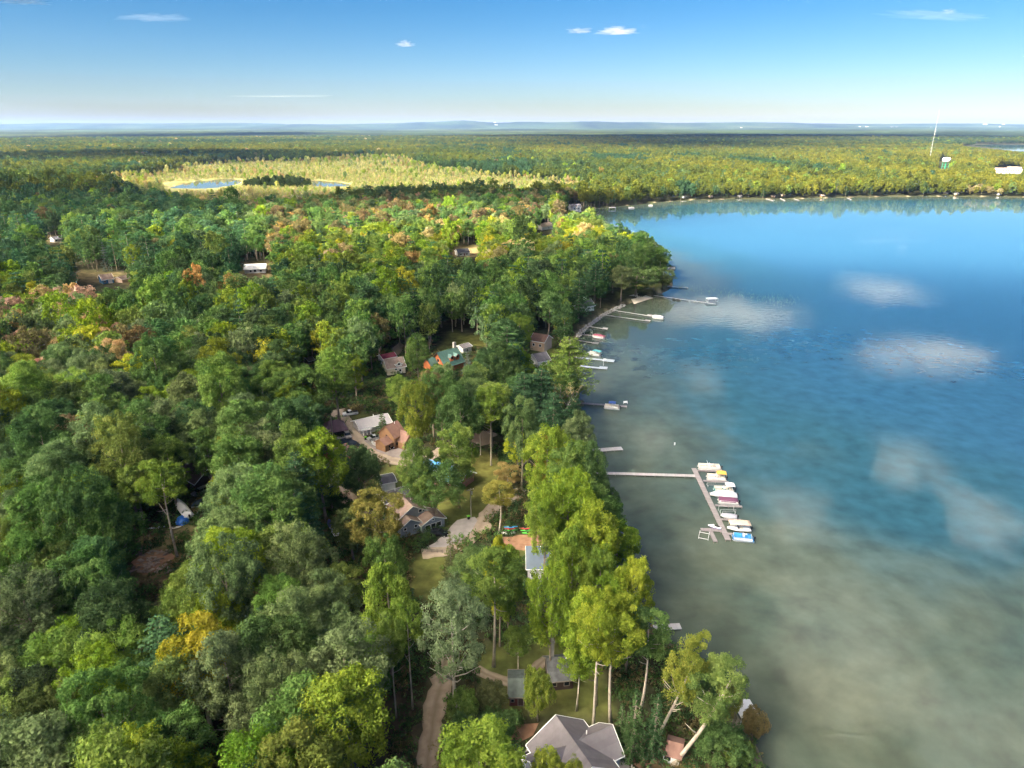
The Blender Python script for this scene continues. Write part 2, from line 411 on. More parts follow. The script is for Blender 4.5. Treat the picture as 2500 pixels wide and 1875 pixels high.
    fr = N(ns, 'ShaderNodeFresnel'); fr.inputs['IOR'].default_value = 1.34; ls.new(bp.outputs[0], fr.inputs['Normal'])
    mx = N(ns, 'ShaderNodeMixShader'); ls.new(fr.outputs[0], mx.inputs[0]); ls.new(df.outputs[0], mx.inputs[1]); ls.new(gl.outputs[0], mx.inputs[2])
    ls.new(mx.outputs[0], out.inputs[0])
    return m
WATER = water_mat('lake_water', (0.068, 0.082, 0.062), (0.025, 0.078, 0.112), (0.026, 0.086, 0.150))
POND = water_mat('pond_water', (0.05, 0.055, 0.04), (0.03, 0.05, 0.06), (0.02, 0.05, 0.08))
def water_sheet(name, poly, m, margin=14.0):
    s = sdist(np.stack([gx, gy], 1), poly)
    keep_f = (s[GF] > -margin).any(1)
    F = GF[keep_f]; used = np.unique(F); remap = np.full(len(gx), -1); remap[used] = np.arange(len(used))
    V = np.stack([gx[used], gy[used], np.zeros(len(used))], 1)
    me = fast_mesh(name, V, remap[F], [m], attrs={'depth': np.maximum(s[used], 0) * (0.36 + 0.64 * np.clip((gy[used] - 120) / 130, 0, 1))})
    o = link(name, me); tag(o, kind='structure'); return o
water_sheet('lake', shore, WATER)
water_sheet('pond', POND_A, POND); water_sheet('pond', POND_B, POND)
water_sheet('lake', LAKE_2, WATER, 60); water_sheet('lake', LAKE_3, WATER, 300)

# ---- haze: the air between here and the hills
hz = MB().box(-30500, 30500, -30500, 30500, -4.2, 300)
m_, ns_, ls_ = new_mat('haze')
o_ = N(ns_, 'ShaderNodeOutputMaterial'); pv = N(ns_, 'ShaderNodeVolumePrincipled')
pv.inputs['Color'].default_value = (0.30, 0.50, 1.0, 1); pv.inputs['Density'].default_value = 2.1e-5; pv.inputs['Anisotropy'].default_value = 0.1
ls_.new(pv.outputs[0], o_.inputs['Volume'])
haze = hz.build('haze', m_); tag(haze, kind='stuff')

# ---- clouds: real bodies of vapour, well above the haze; some shade the land, some are mirrored in the lake
CLOUD_Z = 850.0; SHADE_Z = 400.0
def cloud_mat(name, dens, g=0.2, col=(1, 1, 1, 1)):
    m, ns, ls = new_mat(name)
    o = N(ns, 'ShaderNodeOutputMaterial'); v = N(ns, 'ShaderNodeVolumePrincipled')
    v.inputs['Color'].default_value = col; v.inputs['Density'].default_value = dens; v.inputs['Anisotropy'].default_value = g
    ls.new(v.outputs[0], o.inputs['Volume'])
    return m
CM_BIG = cloud_mat('cloud_vapour', 0.0036); CM_SHADE = cloud_mat('cloud_vapour_low', 0.0105, 0.8); CM_DARK = cloud_mat('cloud_vapour_thick', 0.016, 0.3); CM_SM = cloud_mat('cloud_vapour_dense', 0.0065); CM_MIR = cloud_mat('cloud_vapour_thin', 0.0042)
def cloud(cx, cy_, rx, ry, rot, thick, seed, m, label, z=CLOUD_Z, lump=0.35):
    bm = bmesh.new(); bmesh.ops.create_icosphere(bm, subdivisions=5, radius=1.0)
    rnd = Vector((seed * 3.1, seed * 7.7, seed * 1.3))
    for v in bm.verts:
        d = v.co.normalized()
        n = mnoise.fractal(d * 1.6 + rnd, 0.9, 2.1, 5)
        r = 1 + lump * n * 1.6
        zz = d.z * thick * (1 + 0.5 * n) if d.z > 0 else d.z * thick * 0.35
        v.co = Vector((d.x * rx * r, d.y * ry * r, zz))
    me = bpy.data.meshes.new('cloud'); bm.to_mesh(me); bm.free(); me.materials.append(m)
    o = link('cloud', me, None, (cx, cy_, z), rot); tag(o, label, 'cloud', 'clouds over the lake country'); return o
def shade_cloud(px, py, rx, ry, rot, thick, seed, label, z=SHADE_Z, m=None):
    px, py, rx, ry = px * 1.11, py * 1.11, rx * 1.11, ry * 1.11
    k = z / math.tan(rad(SUN_EL))
    cloud(px + sx * k, py + sy * k, rx, ry, rot, thick, seed, m or (CM_SHADE if z == SHADE_Z else CM_DARK), label, z)
def mirror_cloud(u, v, du, dv, seed, label, thick=45, m=None, rot=0.0):
    d = ray(u, v); t = (CLOUD_Z + CAM_H) / (-d.z)
    x, y = d.x * t, d.y * t
    d2 = ray(u + du, v); t2 = (CLOUD_Z + CAM_H) / (-d2.z)
    d3 = ray(u, v - dv); t3 = (CLOUD_Z + CAM_H) / (-d3.z)
    cloud(x, y, abs(d2.x * t2 - x), abs(d3.y * t3 - y), rot, thick, seed, m or CM_MIR, label, CLOUD_Z, 0.5)
shade_cloud(-60, 130, 640, 345, 0.0, 120, 1, 'broad grey cloud shading the cottages and the near lake')
shade_cloud(-620, 700, 600, 215, rad(8), 120, 2, 'long cloud shading the wooded rise')
shade_cloud(-130, 790, 260, 130, rad(-6), 90, 9, 'small cloud shading the wood short of the marsh')
shade_cloud(2300, 6000, 1750, 1300, 0, 130, 3, 'wide cloud shading the wood beyond the water tower', 4000)
shade_cloud(900, 5600, 1500, 1300, 0, 120, 8, 'cloud shading the hazy forest short of the hills', 4000)
shade_cloud(680, 3400, 650, 800, 0, 130, 21, 'cloud shading the wood behind the sunlit far shore', 4000)
shade_cloud(-2600, 6800, 1300, 1500, 0, 120, 4, 'cloud shading the far forest beyond the marsh', 4000)
shade_cloud(-1000, 2000, 480, 330, 0, 80, 5, 'narrow cloud shading a strip of forest beyond the marsh', 1150)
mirror_cloud(1790, 762, 135, 30, 11, 'white cloud mirrored in the lake off the grassy point', 60)
mirror_cloud(2150, 702, 82, 24, 12, 'small white cloud mirrored far out in the lake', 40, None, 0.2)
mirror_cloud(2262, 862, 150, 32, 13, 'long white cloud mirrored in the open lake', 60, None, 0.3)
mirror_cloud(1715, 915, 46, 26, 14, 'thin wisp of cloud mirrored in the lake', 55)
mirror_cloud(2215, 1110, 62, 28, 15, 'ragged cloud mirrored beyond the moored boats', 110, CM_SM)
mirror_cloud(1950, 1230, 75, 40, 16, 'ragged cloud mirrored beside the moored boats', 120, CM_SM)
mirror_cloud(2080, 1550, 150, 115, 17, 'big cloud mirrored in the shallows', 190, CM_SM)
mirror_cloud(2410, 1250, 80, 60, 20, 'low cloud mirrored far beyond the moored boats', 110, CM_SM)
mirror_cloud(2420, 1780, 140, 85, 18, 'pale cloud mirrored at the edge of the shallows', 190, CM_SM)
mirror_cloud(1600, 1060, 46, 28, 19, 'faint cloud mirrored off the wooden platform', 55)
CM_PUFF = cloud_mat('cloud_puff', 0.0020, 0.2, (1.0, 0.90, 0.88, 1))
def sky_cloud(u, v, du, dv, seed, label):
    d = ray(u, v); t = (1150 - CAM_H) / d.z
    cloud(d.x * t, d.y * t, du / FPX * t, du / FPX * t * 0.6, 0, dv / FPX * t, seed, CM_PUFF, label, 1150.0, 0.75)
sky_cloud(1505, 80, 40, 11, 31, 'small pinkish white cloud, the longer of a pair over the hills')
sky_cloud(1412, 78, 22, 8, 32, 'small pinkish white cloud, the shorter of a pair over the hills')
sky_cloud(990, 111, 17, 9, 33, 'lone tiny white cloud in the clear blue')
sky_cloud(55, 5, 45, 12, 34, 'small white cloud at the top of the blue sky above the wooded rise')
def streak(u, v, du, dv, rot, seed, label):
    d = ray(u, v); t = (1600 - CAM_H) / d.z
    cloud(d.x * t, d.y * t, du / FPX * t, dv / FPX * t * 5, rot, dv / FPX * t, seed, CM_WISP, label, 1600.0, 0.5)
CM_WISP = cloud_mat('cloud_wisp', 0.0002)
streak(2290, 42, 150, 9, 0.35, 36, 'thin slanting streak of cloud above the radio mast')
streak(380, 45, 80, 8, -0.3, 37, 'thin streak of cloud above the wooded rise')
streak(690, 236, 110, 3, 0, 38, 'thin flat streak of cloud low over the marsh')
sky_cloud(2318, 30, 14, 8, 35, 'tiny cloud puff above the radio mast')
# ================================================================== TREES
def leaf_mat():
    m, ns, ls = new_mat('leaf')
    out = N(ns, 'ShaderNodeOutputMaterial')
    ti = N(ns, 'ShaderNodeAttribute', attribute_name='tint', attribute_type='INSTANCER')
    to = N(ns, 'ShaderNodeAttribute', attribute_name='tone')
    hs = N(ns, 'ShaderNodeHueSaturation')
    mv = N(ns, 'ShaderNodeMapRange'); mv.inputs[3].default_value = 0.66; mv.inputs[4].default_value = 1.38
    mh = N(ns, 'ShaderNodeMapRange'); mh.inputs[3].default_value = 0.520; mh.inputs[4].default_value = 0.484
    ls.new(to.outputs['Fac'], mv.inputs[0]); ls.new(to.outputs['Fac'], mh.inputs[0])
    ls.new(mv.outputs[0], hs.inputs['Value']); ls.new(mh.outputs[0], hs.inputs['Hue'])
    ls.new(ti.outputs['Color'], hs.inputs['Color'])
    df = N(ns, 'ShaderNodeBsdfDiffuse'); tr = N(ns, 'ShaderNodeBsdfTranslucent')
    ls.new(hs.outputs[0], df.inputs['Color'])
    h2 = N(ns, 'ShaderNodeHueSaturation'); h2.inputs['Saturation'].default_value = 1.15; h2.inputs['Value'].default_value = 1.25
    ls.new(hs.outputs[0], h2.inputs['Color']); ls.new(h2.outputs[0], tr.inputs['Color'])
    mx = N(ns, 'ShaderNodeMixShader'); mx.inputs[0].default_value = 0.40
    ls.new(df.outputs[0], mx.inputs[1]); ls.new(tr.outputs[0], mx.inputs[2]); ls.new(mx.outputs[0], out.inputs[0])
    return m
LEAF = leaf_mat()
BARK = mat('bark', (0.20, 0.165, 0.125), 0.9, var=0.3, scale=2.0)
BARK_PALE = mat('bark_pale', (0.34, 0.29, 0.235), 0.9, var=0.28, scale=1.2)
BARK_DEAD = mat('bark_dead', (0.36, 0.32, 0.28), 0.9, var=0.2, scale=2.0)
RNG = np.random.default_rng(42)

def leaf_cloud(cent, rads, nleaf, size, rng, up=0.25, outward=1.0, squash=0.85, tone=None):
    """leaf faces scattered over the shells of many clumps"""
    V = []; T = []
    n = len(cent)
    k = nleaf
    d = rng.normal(size=(n, k, 3)); d[:, :, 2] += 0.25
    d /= np.linalg.norm(d, axis=2, keepdims=True)
    r = rads[:, None, None] * rng.uniform(0.55, 1.05, (n, k, 1))
    p = cent[:, None, :] + d * r * np.array((1, 1, squash))
    nr = d * outward + rng.normal(size=d.shape) * 0.55; nr[:, :, 2] += up
    nr /= np.linalg.norm(nr, axis=2, keepdims=True)
    ref = rng.normal(size=d.shape)
    a = np.cross(nr, ref); a /= np.linalg.norm(a, axis=2, keepdims=True) + 1e-9
    b = np.cross(nr, a)
    s = size * rng.uniform(0.6, 1.25, (n, k, 1))
    q = np.stack([p - a * s * 0.5, p + b * s * 0.34, p + a * s * 0.5, p - b * s * 0.34], 2)   # leaf-shaped diamond
    tn = (tone if tone is not None else rng.uniform(0.15, 0.85, n))[:, None] + rng.normal(size=(n, k)) * 0.12
    tn = np.clip(tn, 0, 1)
    return q.reshape(-1, 3), np.repeat(tn.ravel(), 4)

def lobed_crown(rng, R, H, zc, nl, nc, cr):
    """clump centres of a broadleaf crown: big lobes, each with its own skin of clumps"""
    C = []; Rr = []; T = []
    up = np.array((0, 0, 1.0))
    for i in range(nl):
        th = i * 2.399 + rng.uniform(-0.5, 0.5); f = (i + 0.4) / nl
        cz = 1 - 1.8 * f + rng.uniform(-0.06, 0.06); cz = max(-0.9, min(0.97, cz)); sz = math.sqrt(1 - cz * cz)
        lr = R * rng.uniform(0.34, 0.50)
        wide = 1.0 if cz > -0.2 else 0.82
        c = np.array((sz * math.cos(th) * (R - lr) * wide, sz * math.sin(th) * (R - lr) * wide, zc + cz * (H * 0.5 - lr * 0.9)))
        c += rng.normal(size=3) * 0.07 * R
        o = np.array((c[0], c[1], (c[2] - zc) * 0.8)); o = o / (np.linalg.norm(o) + 1e-6)
        lt = rng.uniform(0.25, 0.75)
        for j in range(nc):
            d = rng.normal(size=3) + o * 0.55 + up * 0.25; d /= np.linalg.norm(d)
            C.append(c + d * lr * rng.uniform(0.74, 1.05))
            Rr.append(cr * rng.uniform(0.65, 1.3)); T.append(np.clip(lt + rng.normal() * 0.17, 0.02, 0.98))
    return np.array(C), np.array(Rr), np.array(T)

def trunk_mb(rng, h, r, limbs, zfrom, R, lean=0.0, n=8):
    mb = MB()
    bx, by = rng.normal() * 0.25, rng.normal() * 0.25
    pts = []
    for k in range(7):
        f = k / 6
        pts.append((bx * math.sin(f * 3.0) + lean * f, by * math.sin(f * 2.2), -0.3 + h * f))
    mb.tube(pts, [r * (1.25 if k == 0 else 1.0) * (1 - 0.72 * k / 6) for k in range(7)], n)
    for i in range(limbs):
        z0 = zfrom + (h - zfrom) * rng.uniform(0.0, 0.75); f = z0 / h
        th = i * 2.4 + rng.uniform(-0.4, 0.4)
        o = Vector((bx * math.sin(f * 3.0) + lean * f, by * math.sin(f * 2.2), z0))
        L = R * rng.uniform(0.45, 0.8)
        e = o + Vector((math.cos(th) * L, math.sin(th) * L, L * rng.uniform(0.45, 0.95)))
        mid = o.lerp(e, 0.5) + Vector((0, 0, -0.08 * L))
        rl = r * 0.38 * (1 - 0.5 * f)
        mb.tube([o, mid, e], [rl, rl * 0.7, rl * 0.25], 5)
    return mb

def quads_of(V): return np.arange(len(V)).reshape(-1, 4)
def tri2quad_mb(mb):
    """MB faces as numpy quads (caps dropped)"""
    F = [f for f in mb.f if len(f) == 4]
    return np.array(mb.v), np.array(F)

PROTO_HI = []      # (crown mesh, trunk mesh, height, radius)
def make_broadleaf(seed, R, H, base, nl, nc, cr, nleaf, size, bark, limbs=8, trunk_r=0.34, lean=0.0):
    rng = np.random.default_rng(seed)
    zc = base + H * 0.5
    C, Rr, T = lobed_crown(rng, R, H, zc, nl, nc, cr)
    C[:, 0] += lean * C[:, 2] / (base + H)
    V, tn = leaf_cloud(C, Rr, nleaf, size, rng, tone=T)
    me = fast_mesh('crown', V, quads_of(V), [LEAF], attrs={'tone': tn})
    tm = trunk_mb(rng, base + H * 0.72, trunk_r, limbs, base * 0.8, R, lean).mesh('trunk', bark, True)
    return me, tm, base + H, R
for sd_, R, H, b in ((1, 5.6, 15.0, 5.5), (2, 6.2, 14.5, 5.5), (3, 5.0, 16.0, 5.0), (4, 5.8, 15.0, 6.0), (5, 6.6, 15.5, 5.0), (6, 5.2, 14.0, 6.5), (7, 5.6, 17.0, 4.5)):
    PROTO_HI.append(make_broadleaf(sd_, R, H, b, 16, 13, 0.95, 96, 0.36, BARK))
# slim, high-crowned maples with a long clean bole
PROTO_TALL = [make_broadleaf(20 + k, R, H, b, 11, 12, 0.85, 96, 0.33, BARK_PALE, 9, 0.27) for k, (R, H, b) in enumerate(((4.3, 11.5, 13.0), (4.8, 13.0, 12.0), (4.0, 12.5, 11.5)))]
# leaning shore poplars
PROTO_LEAN = [make_broadleaf(30 + k, 4.9, 15.0, 8.5, 12, 12, 0.9, 96, 0.34, BARK_PALE, 11, 0.45, 8.5) for k in range(2)]
# low round yard trees
PROTO_LOW = [make_broadleaf(40 + k, 5.6, 8.2, 1.6, 13, 13, 0.95, 92, 0.36, BARK, 8, 0.3) for k in range(2)]
# loose grey-green willow-like tree with dead wood
PROTO_LOOSE = [make_broadleaf(50, 6.4, 15.5, 6.5, 12, 12, 1.0, 96, 0.36, BARK_DEAD, 16, 0.4)]
# shrub
PROTO_SHRUB = [make_broadleaf(60 + k, 1.5, 2.3, 0.1, 5, 8, 0.5, 44, 0.28, BARK, 3, 0.06) for k in range(2)]

def make_pine(seed, H, R, base, tiers, per, nleaf, size, cr, bark, conical=False):
    rng = np.random.default_rng(seed); C = []; Rr = []; T = []
    mb = MB(); mb.tube([(0, 0, -0.3), (0.1, 0.05, H * 0.5), (0, 0, H)], [0.3, 0.19, 0.03], 7)
    for i in range(tiers):
        f = i / (tiers - 1); z = base + (H - base) * f
        prof = (1 - f) ** 0.85 if conical else (0.30 + 0.9 * math.sin(math.pi * min(1, 0.18 + 0.80 * f)) ** 1.0) * (1 - 0.35 * f)
        rr_ = R * prof * rng.uniform(0.72, 1.15) + 0.12
        m_ = max(3, int(per * (0.4 + 0.6 * prof)))
        for j in range(m_):
            th = j * 2 * math.pi / m_ + rng.uniform(-0.35, 0.35) + i
            L = rr_ * rng.uniform(0.7, 1.12); dz = (-0.16 if conical else 0.12) * L
            if j % 2 == 0: mb.tube([(0, 0, z), (math.cos(th) * L, math.sin(th) * L, z + dz)], [0.06, 0.02], 4)
            for q in ((0.95, 0.62, 0.34) if L > 1.2 else (0.8,)):
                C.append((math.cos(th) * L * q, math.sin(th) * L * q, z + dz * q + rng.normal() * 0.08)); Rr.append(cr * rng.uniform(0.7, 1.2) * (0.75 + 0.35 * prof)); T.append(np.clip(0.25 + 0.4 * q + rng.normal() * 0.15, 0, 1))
    C, Rr, T = np.array(C), np.array(Rr), np.array(T)
    V, tn = leaf_cloud(C, Rr, nleaf, size, rng, up=0.5, squash=0.38 if not conical else 0.5, tone=T)
    # needles are slim
    return fast_mesh('crown', V, quads_of(V), [LEAF], attrs={'tone': tn}), mb.mesh('trunk', bark, True), H, R
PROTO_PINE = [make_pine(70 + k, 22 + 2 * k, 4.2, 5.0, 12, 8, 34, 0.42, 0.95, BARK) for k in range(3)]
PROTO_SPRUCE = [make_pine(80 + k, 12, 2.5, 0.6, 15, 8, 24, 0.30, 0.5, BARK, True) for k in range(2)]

def make_bare(seed, H, R, leaves=0):
    rng = np.random.default_rng(seed); mb = MB(); tips = []
    def grow(p, d, L, r, lev):
        e = p + d * L
        mb.tube([p, p.lerp(e, 0.5) + Vector(rng.normal(size=3)) * 0.05 * L, e], [r, r * 0.8, r * 0.55], 6 if lev < 2 else 4)
        tips.append(e)
        if lev >= 4: return
        for k in range(3 if lev < 3 else 2):
            nd = (d + Vector(rng.normal(size=3)) * 0.55 + Vector((0, 0, 0.12))).normalized()
            grow(p + d * L * rng.uniform(0.55, 1.0), nd, L * rng.uniform(0.55, 0.75), r * 0.5, lev + 1)
    grow(Vector((0, 0, -0.3)), Vector((0.03, 0.02, 1)).normalized(), H * 0.42, 0.22, 0)
    C = np.array([t[:] for t in tips[4:]])
    V, tn = leaf_cloud(C, np.full(len(C), 0.55), max(leaves, 1), 0.3, rng)
    return fast_mesh('crown', V, quads_of(V), [LEAF], attrs={'tone': tn}), mb.mesh('trunk', BARK_DEAD, True), H, R
PROTO_BARE = [make_bare(90, 19, 4, 9), make_bare(91, 17, 4, 16)]

# ---- light-weight trees for the wood beyond the yards (instanced)
PROTO_COL = bpy.data.collections.new('forest_library')
PROTO_N = {}
def reg(kind, V, tn, mb, scale_info):
    Vt, Ft = (tri2quad_mb(mb) if mb else (np.zeros((0, 3)), np.zeros((0, 4), int)))
    nV = len(V)
    VV = np.concatenate([V, Vt]); FF = np.concatenate([quads_of(V), Ft + nV])
    mi = np.concatenate([np.zeros(nV // 4, int), np.ones(len(Ft), int)])
    me = fast_mesh('forest_tree', VV, FF, [LEAF, BARK], mi, attrs={'tone': np.concatenate([tn, np.full(len(Vt), 0.5)])})
    i = len(PROTO_COL.objects)
    o = bpy.data.objects.new('p%02d_tree' % i, me); PROTO_COL.objects.link(o)
    PROTO_N.setdefault(kind, []).append((i,) + scale_info)
for k in range(6):
    rng = np.random.default_rng(200 + k); R, H, b = rng.uniform(5.0, 6.4), rng.uniform(13.5, 16.0), rng.uniform(4.5, 6.0)
    C, Rr, T = lobed_crown(rng, R, H, b + H / 2, 14, 8, 1.15)
    V, tn = leaf_cloud(C, Rr, 26, 0.78, rng, tone=T)
    reg('broad', V, tn, trunk_mb(rng, b + H * 0.6, 0.3, 3, b, R, n=5), (b + H, R))
for k in range(3):
    rng = np.random.default_rng(220 + k)
    C, Rr, T = lobed_crown(rng, 5.6, 13, 12, 10, 5, 1.6)
    V, tn = leaf_cloud(C, Rr, 16, 1.45, rng, tone=T)
    reg('far', V, tn, None, (18.5, 5.6))
for k in range(3):
    rng = np.random.default_rng(240 + k); H, R = 22.0, 3.9
    C = []; Rr = []; T = []
    for i in range(10):
        f = i / 9; z = 5 + (H - 5) * f; prof = (0.35 + 0.8 * math.sin(math.pi * (0.2 + 0.78 * f))) * (1 - 0.4 * f) + 0.05
        for j in range(6):
            th = j * 1.047 + i + rng.uniform(-0.3, 0.3); L = R * prof * rng.uniform(0.55, 1.1)
            C.append((math.cos(th) * L, math.sin(th) * L, z + rng.normal() * 0.25)); Rr.append(1.15 * (0.6 + 0.5 * prof)); T.append(rng.uniform(0.2, 0.8))
    V, tn = leaf_cloud(np.array(C), np.array(Rr), 20, 0.7, rng, squash=0.45, up=0.5, tone=np.array(T))
    reg('pine', V, tn, trunk_mb(rng, H, 0.25, 0, 1, R, n=5), (H, R))
for k in range(2):
    rng = np.random.default_rng(250 + k); H, R = 14.0, 2.6
    C = []; Rr = []; T = []
    for i in range(12):
        f = i / 11; z = 0.8 + (H - 0.8) * f
        for j in range(6 if f < 0.8 else 3):
            th = j * 1.047 + i * 0.7; L = R * (1 - f) * rng.uniform(0.6, 1.1)
            C.append((math.cos(th) * L, math.sin(th) * L, z)); Rr.append(0.75 * (1.05 - 0.5 * f)); T.append(rng.uniform(0.2, 0.8))
    V, tn = leaf_cloud(np.array(C), np.array(Rr), 16, 0.5, rng, squash=0.5, up=0.4, tone=np.array(T))
    reg('spruce', V, tn, trunk_mb(rng, H * 0.9, 0.15, 0, 1, R, n=4), (H, R))
for k in range(3):       # marsh growth: thin upright sprays
    rng = np.random.default_rng(260 + k); H = 7.0
    n = 26; C = np.stack([rng.normal(size=n) * 1.0, rng.normal(size=n) * 1.0, rng.uniform(0.8, H, n)], 1)
    C[:, :2] *= (1.25 - C[:, 2:3] / H)
    V, tn = leaf_cloud(C, np.full(n, 0.6), 12, 0.55, rng, squash=1.7)
    mb = MB()
    for j in range(5):
        x, y = rng.normal() * 0.9, rng.normal() * 0.9
        mb.tube([(x, y, 0), (x * 1.1, y * 1.1, H * rng.uniform(0.7, 1.15))], [0.09, 0.03], 4)
    reg('marsh', V, tn, mb, (H, 1.6))
for k in range(2):       # undergrowth
    rng = np.random.default_rng(280 + k); n = 16
    C = np.stack([rng.normal(size=n) * 1.1, rng.normal(size=n) * 1.1, rng.uniform(0.2, 1.5, n)], 1)
    V, tn = leaf_cloud(C, np.full(n, 0.6), 16, 0.4, rng)
    reg('under', V, tn, None, (1.8, 1.5))

# ---- colours of foliage (albedo)
DG, MG, YG, GG = (0.060, 0.106, 0.040), (0.086, 0.146, 0.042), (0.152, 0.218, 0.028), (0.122, 0.170, 0.070)
BG, YE, OR, RD, TN, BR, LM = (0.046, 0.098, 0.046), (0.250, 0.270, 0.030), (0.240, 0.175, 0.062), (0.225, 0.145, 0.095), (0.330, 0.270, 0.125), (0.140, 0.118, 0.055), (0.136, 0.196, 0.044)
SP = (0.120, 0.150, 0.130)
PALS = {
    'near':  [(MG, 5), (LM, 4), (GG, 3.5), (DG, 2), (YG, 2), (YE, 0.2), (BR, 0.12)],
    'shore': [(YG, 4), (YE, 1.4), (LM, 3), (MG, 3), (DG, 1), (OR, 0.3)],
    'mid':   [(MG, 5), (DG, 4), (LM, 2.5), (GG, 1.6), (YG, 1.0), (OR, 0.12), (BR, 0.3), (YE, 0.15)],
    'dark':  [(DG, 5), (BG, 4), (MG, 3), (LM, 0.8), (BR, 0.3), (YG, 0.4)],
    'pink':  [((0.35, 0.23, 0.165), 1.8), ((0.33, 0.245, 0.11), 1.6), (YG, 2), (GG, 3), (LM, 2), (BR, 1.5), (YE, 0.7)],
    'brown': [(BR, 3.0), (MG, 3.2), (OR, 0.45), (DG, 1.8), (YG, 1), (RD, 0.06), (GG, 1.0)],
    'lit':   [(YG, 3.5), (LM, 4), (OR, 0.7), (YE, 1.1), (TN, 0.9), (RD, 0.08), (MG, 1.5)],
    'farR':  [(YG, 3.4), (LM, 4), (MG, 3.2), (DG, 1), (YE, 0.2), (OR, 0.06)],
    'far':   [(MG, 4), (LM, 3), (YG, 2), (DG, 2), (TN, 0.7), (BR, 0.6)],
    'marsh': [((0.31, 0.31, 0.12), 4), (YG, 4.4), ((0.27, 0.28, 0.08), 3), (GG, 1.8), (TN, 2), (OR, 0.4)],
}
def inside(u, v, poly):
    return sdist(np.stack([u, v], 1), np.array(poly, float)) > 0
def zone_of(u, v):
    z = np.full(len(u), 'mid', dtype=object)
    z[v < 520] = 'far'
    z[(u > 1250) & (v < 520)] = 'farR'
    z[(u < 760) & (v >= 470) & (v < 670)] = 'dark'
    z[inside(u, v, [(600,500),(1000,480),(1420,470),(1420,540),(1150,570),(900,580),(640,610)])] = 'brown'
    z[inside(u, v, [(640,615),(900,555),(1430,545),(1500,600),(1300,625),(1050,660),(700,660)])] = 'lit'
    z[inside(u, v, [(0,715),(180,715),(370,810),(330,900),(200,960),(0,960)])] = 'pink'
    z[inside(u, v, [(120,900),(420,880),(700,960),(800,1100),(640,1200),(300,1250),(0,1200),(0,950)])] = 'near'
    z[(v > 1240) & (u < 1060)] = 'near'
    z[(v > 1080) & (u >= 1060)] = 'shore'
    return z
def pick(zones, rng):
    out = np.zeros((len(zones), 3))
    for zn in sorted(set(zones)):
        ii = np.where(zones == zn)[0]; pal = PALS[zn]
        w = np.array([p[1] for p in pal]); idx = rng.choice(len(pal), len(ii), p=w / w.sum())
        out[ii] = np.array([p[0] for p in pal])[idx]
    j = rng.normal(size=(len(zones), 3)) * 0.06 + rng.normal(size=(len(zones), 1)) * 0.13
    return np.clip(out * (1 + j), 0.008, 0.6)
# ================================================================== BUILDERS
WHITE = mat('white_paint', (0.663, 0.663, 0.654), 0.5, var=0.06)
TRIM = mat('white_trim', (0.80, 0.80, 0.80), 0.5, var=0.05)
GLASS = mat('window_glass', (0.02, 0.026, 0.032), 0.08, var=0.2, spec=0.6)
ALU = mat('aluminium', (0.62, 0.63, 0.64), 0.35, 0.7, var=0.1)
BLACKP = mat('black_plastic', (0.014, 0.014, 0.016), 0.45, var=0.2)
RUBBER = mat('tyre_rubber', (0.02, 0.02, 0.02), 0.85, var=0.2)
CONC = mat('concrete', (0.3, 0.277, 0.262), 0.9, var=0.15, scale=0.8)
BRICK = mat('chimney_brick', (0.20, 0.085, 0.06), 0.9, var=0.3, scale=4, stripes=('Z', 0.12, 0.18))
ROOFM = {}
def roof_mat(name, col, stripes=('X', 0.9, 0.10), var=0.16, rough=0.85, col2=None):
    return mat(name, col, rough, var=var, scale=0.9, stripes=stripes, bump=0.25, col2=col2)
def wall_mat(name, col): return mat(name, col, 0.75, var=0.08, scale=0.7, stripes=('Z', 0.18, 0.06), bump=0.3)
R_GREY = roof_mat('shingle_mauve_grey', (0.146, 0.133, 0.146), var=0.10); R_DARK = roof_mat('shingle_charcoal', (0.085, 0.085, 0.10))
R_GREEN = roof_mat('shingle_moss_grey', (0.115, 0.140, 0.130), var=0.3); R_CABIN = roof_mat('shingle_weathered', (0.105, 0.108, 0.112), ('Y', 0.5, 0.25), 0.35)
R_BLUE = roof_mat('metal_slate_blue', (0.085, 0.115, 0.155), ('X', 0.45, 0.05), 0.08, 0.5); R_BROWN = roof_mat('shingle_brown', (0.172, 0.124, 0.104))
R_RUST = roof_mat('shingle_red_brown', (0.185, 0.105, 0.085)); R_PURP = roof_mat('shingle_plum', (0.115, 0.070, 0.095)); R_PINK = roof_mat('metal_rose', (0.235, 0.115, 0.120), ('X', 0.5, 0.06))
R_METAL = roof_mat('metal_silver', (0.322, 0.308, 0.329), ('X', 0.6, 0.04), 0.06, 0.4); R_SKY = roof_mat('metal_bright_blue', (0.075, 0.270, 0.470), ('X', 0.5, 0.05), 0.08, 0.45)
R_TEAL = roof_mat('metal_green', (0.070, 0.140, 0.125), ('X', 0.4, 0.07), 0.10, 0.55); R_WHITE = roof_mat('metal_white', (0.648, 0.648, 0.666), ('X', 0.6, 0.03), 0.05, 0.5)
R_TAN = roof_mat('shingle_tan', (0.248, 0.188, 0.16)); R_RED = roof_mat('shingle_red', (0.36, 0.10, 0.07)); R_WINE = roof_mat('metal_wine', (0.25, 0.05, 0.075), ('X', 0.5, 0.06))
W_BLUE = wall_mat('siding_grey_blue', (0.24, 0.276, 0.32)); W_RED = wall_mat('boards_oxblood', (0.115, 0.035, 0.030)); W_DARK = wall_mat('logs_dark_brown', (0.055, 0.035, 0.028))
W_BROWN = wall_mat('boards_cedar', (0.205, 0.115, 0.062)); W_WHITE = wall_mat('siding_white', (0.578, 0.57, 0.561)); W_CREAM = wall_mat('siding_cream', (0.62, 0.55, 0.43))
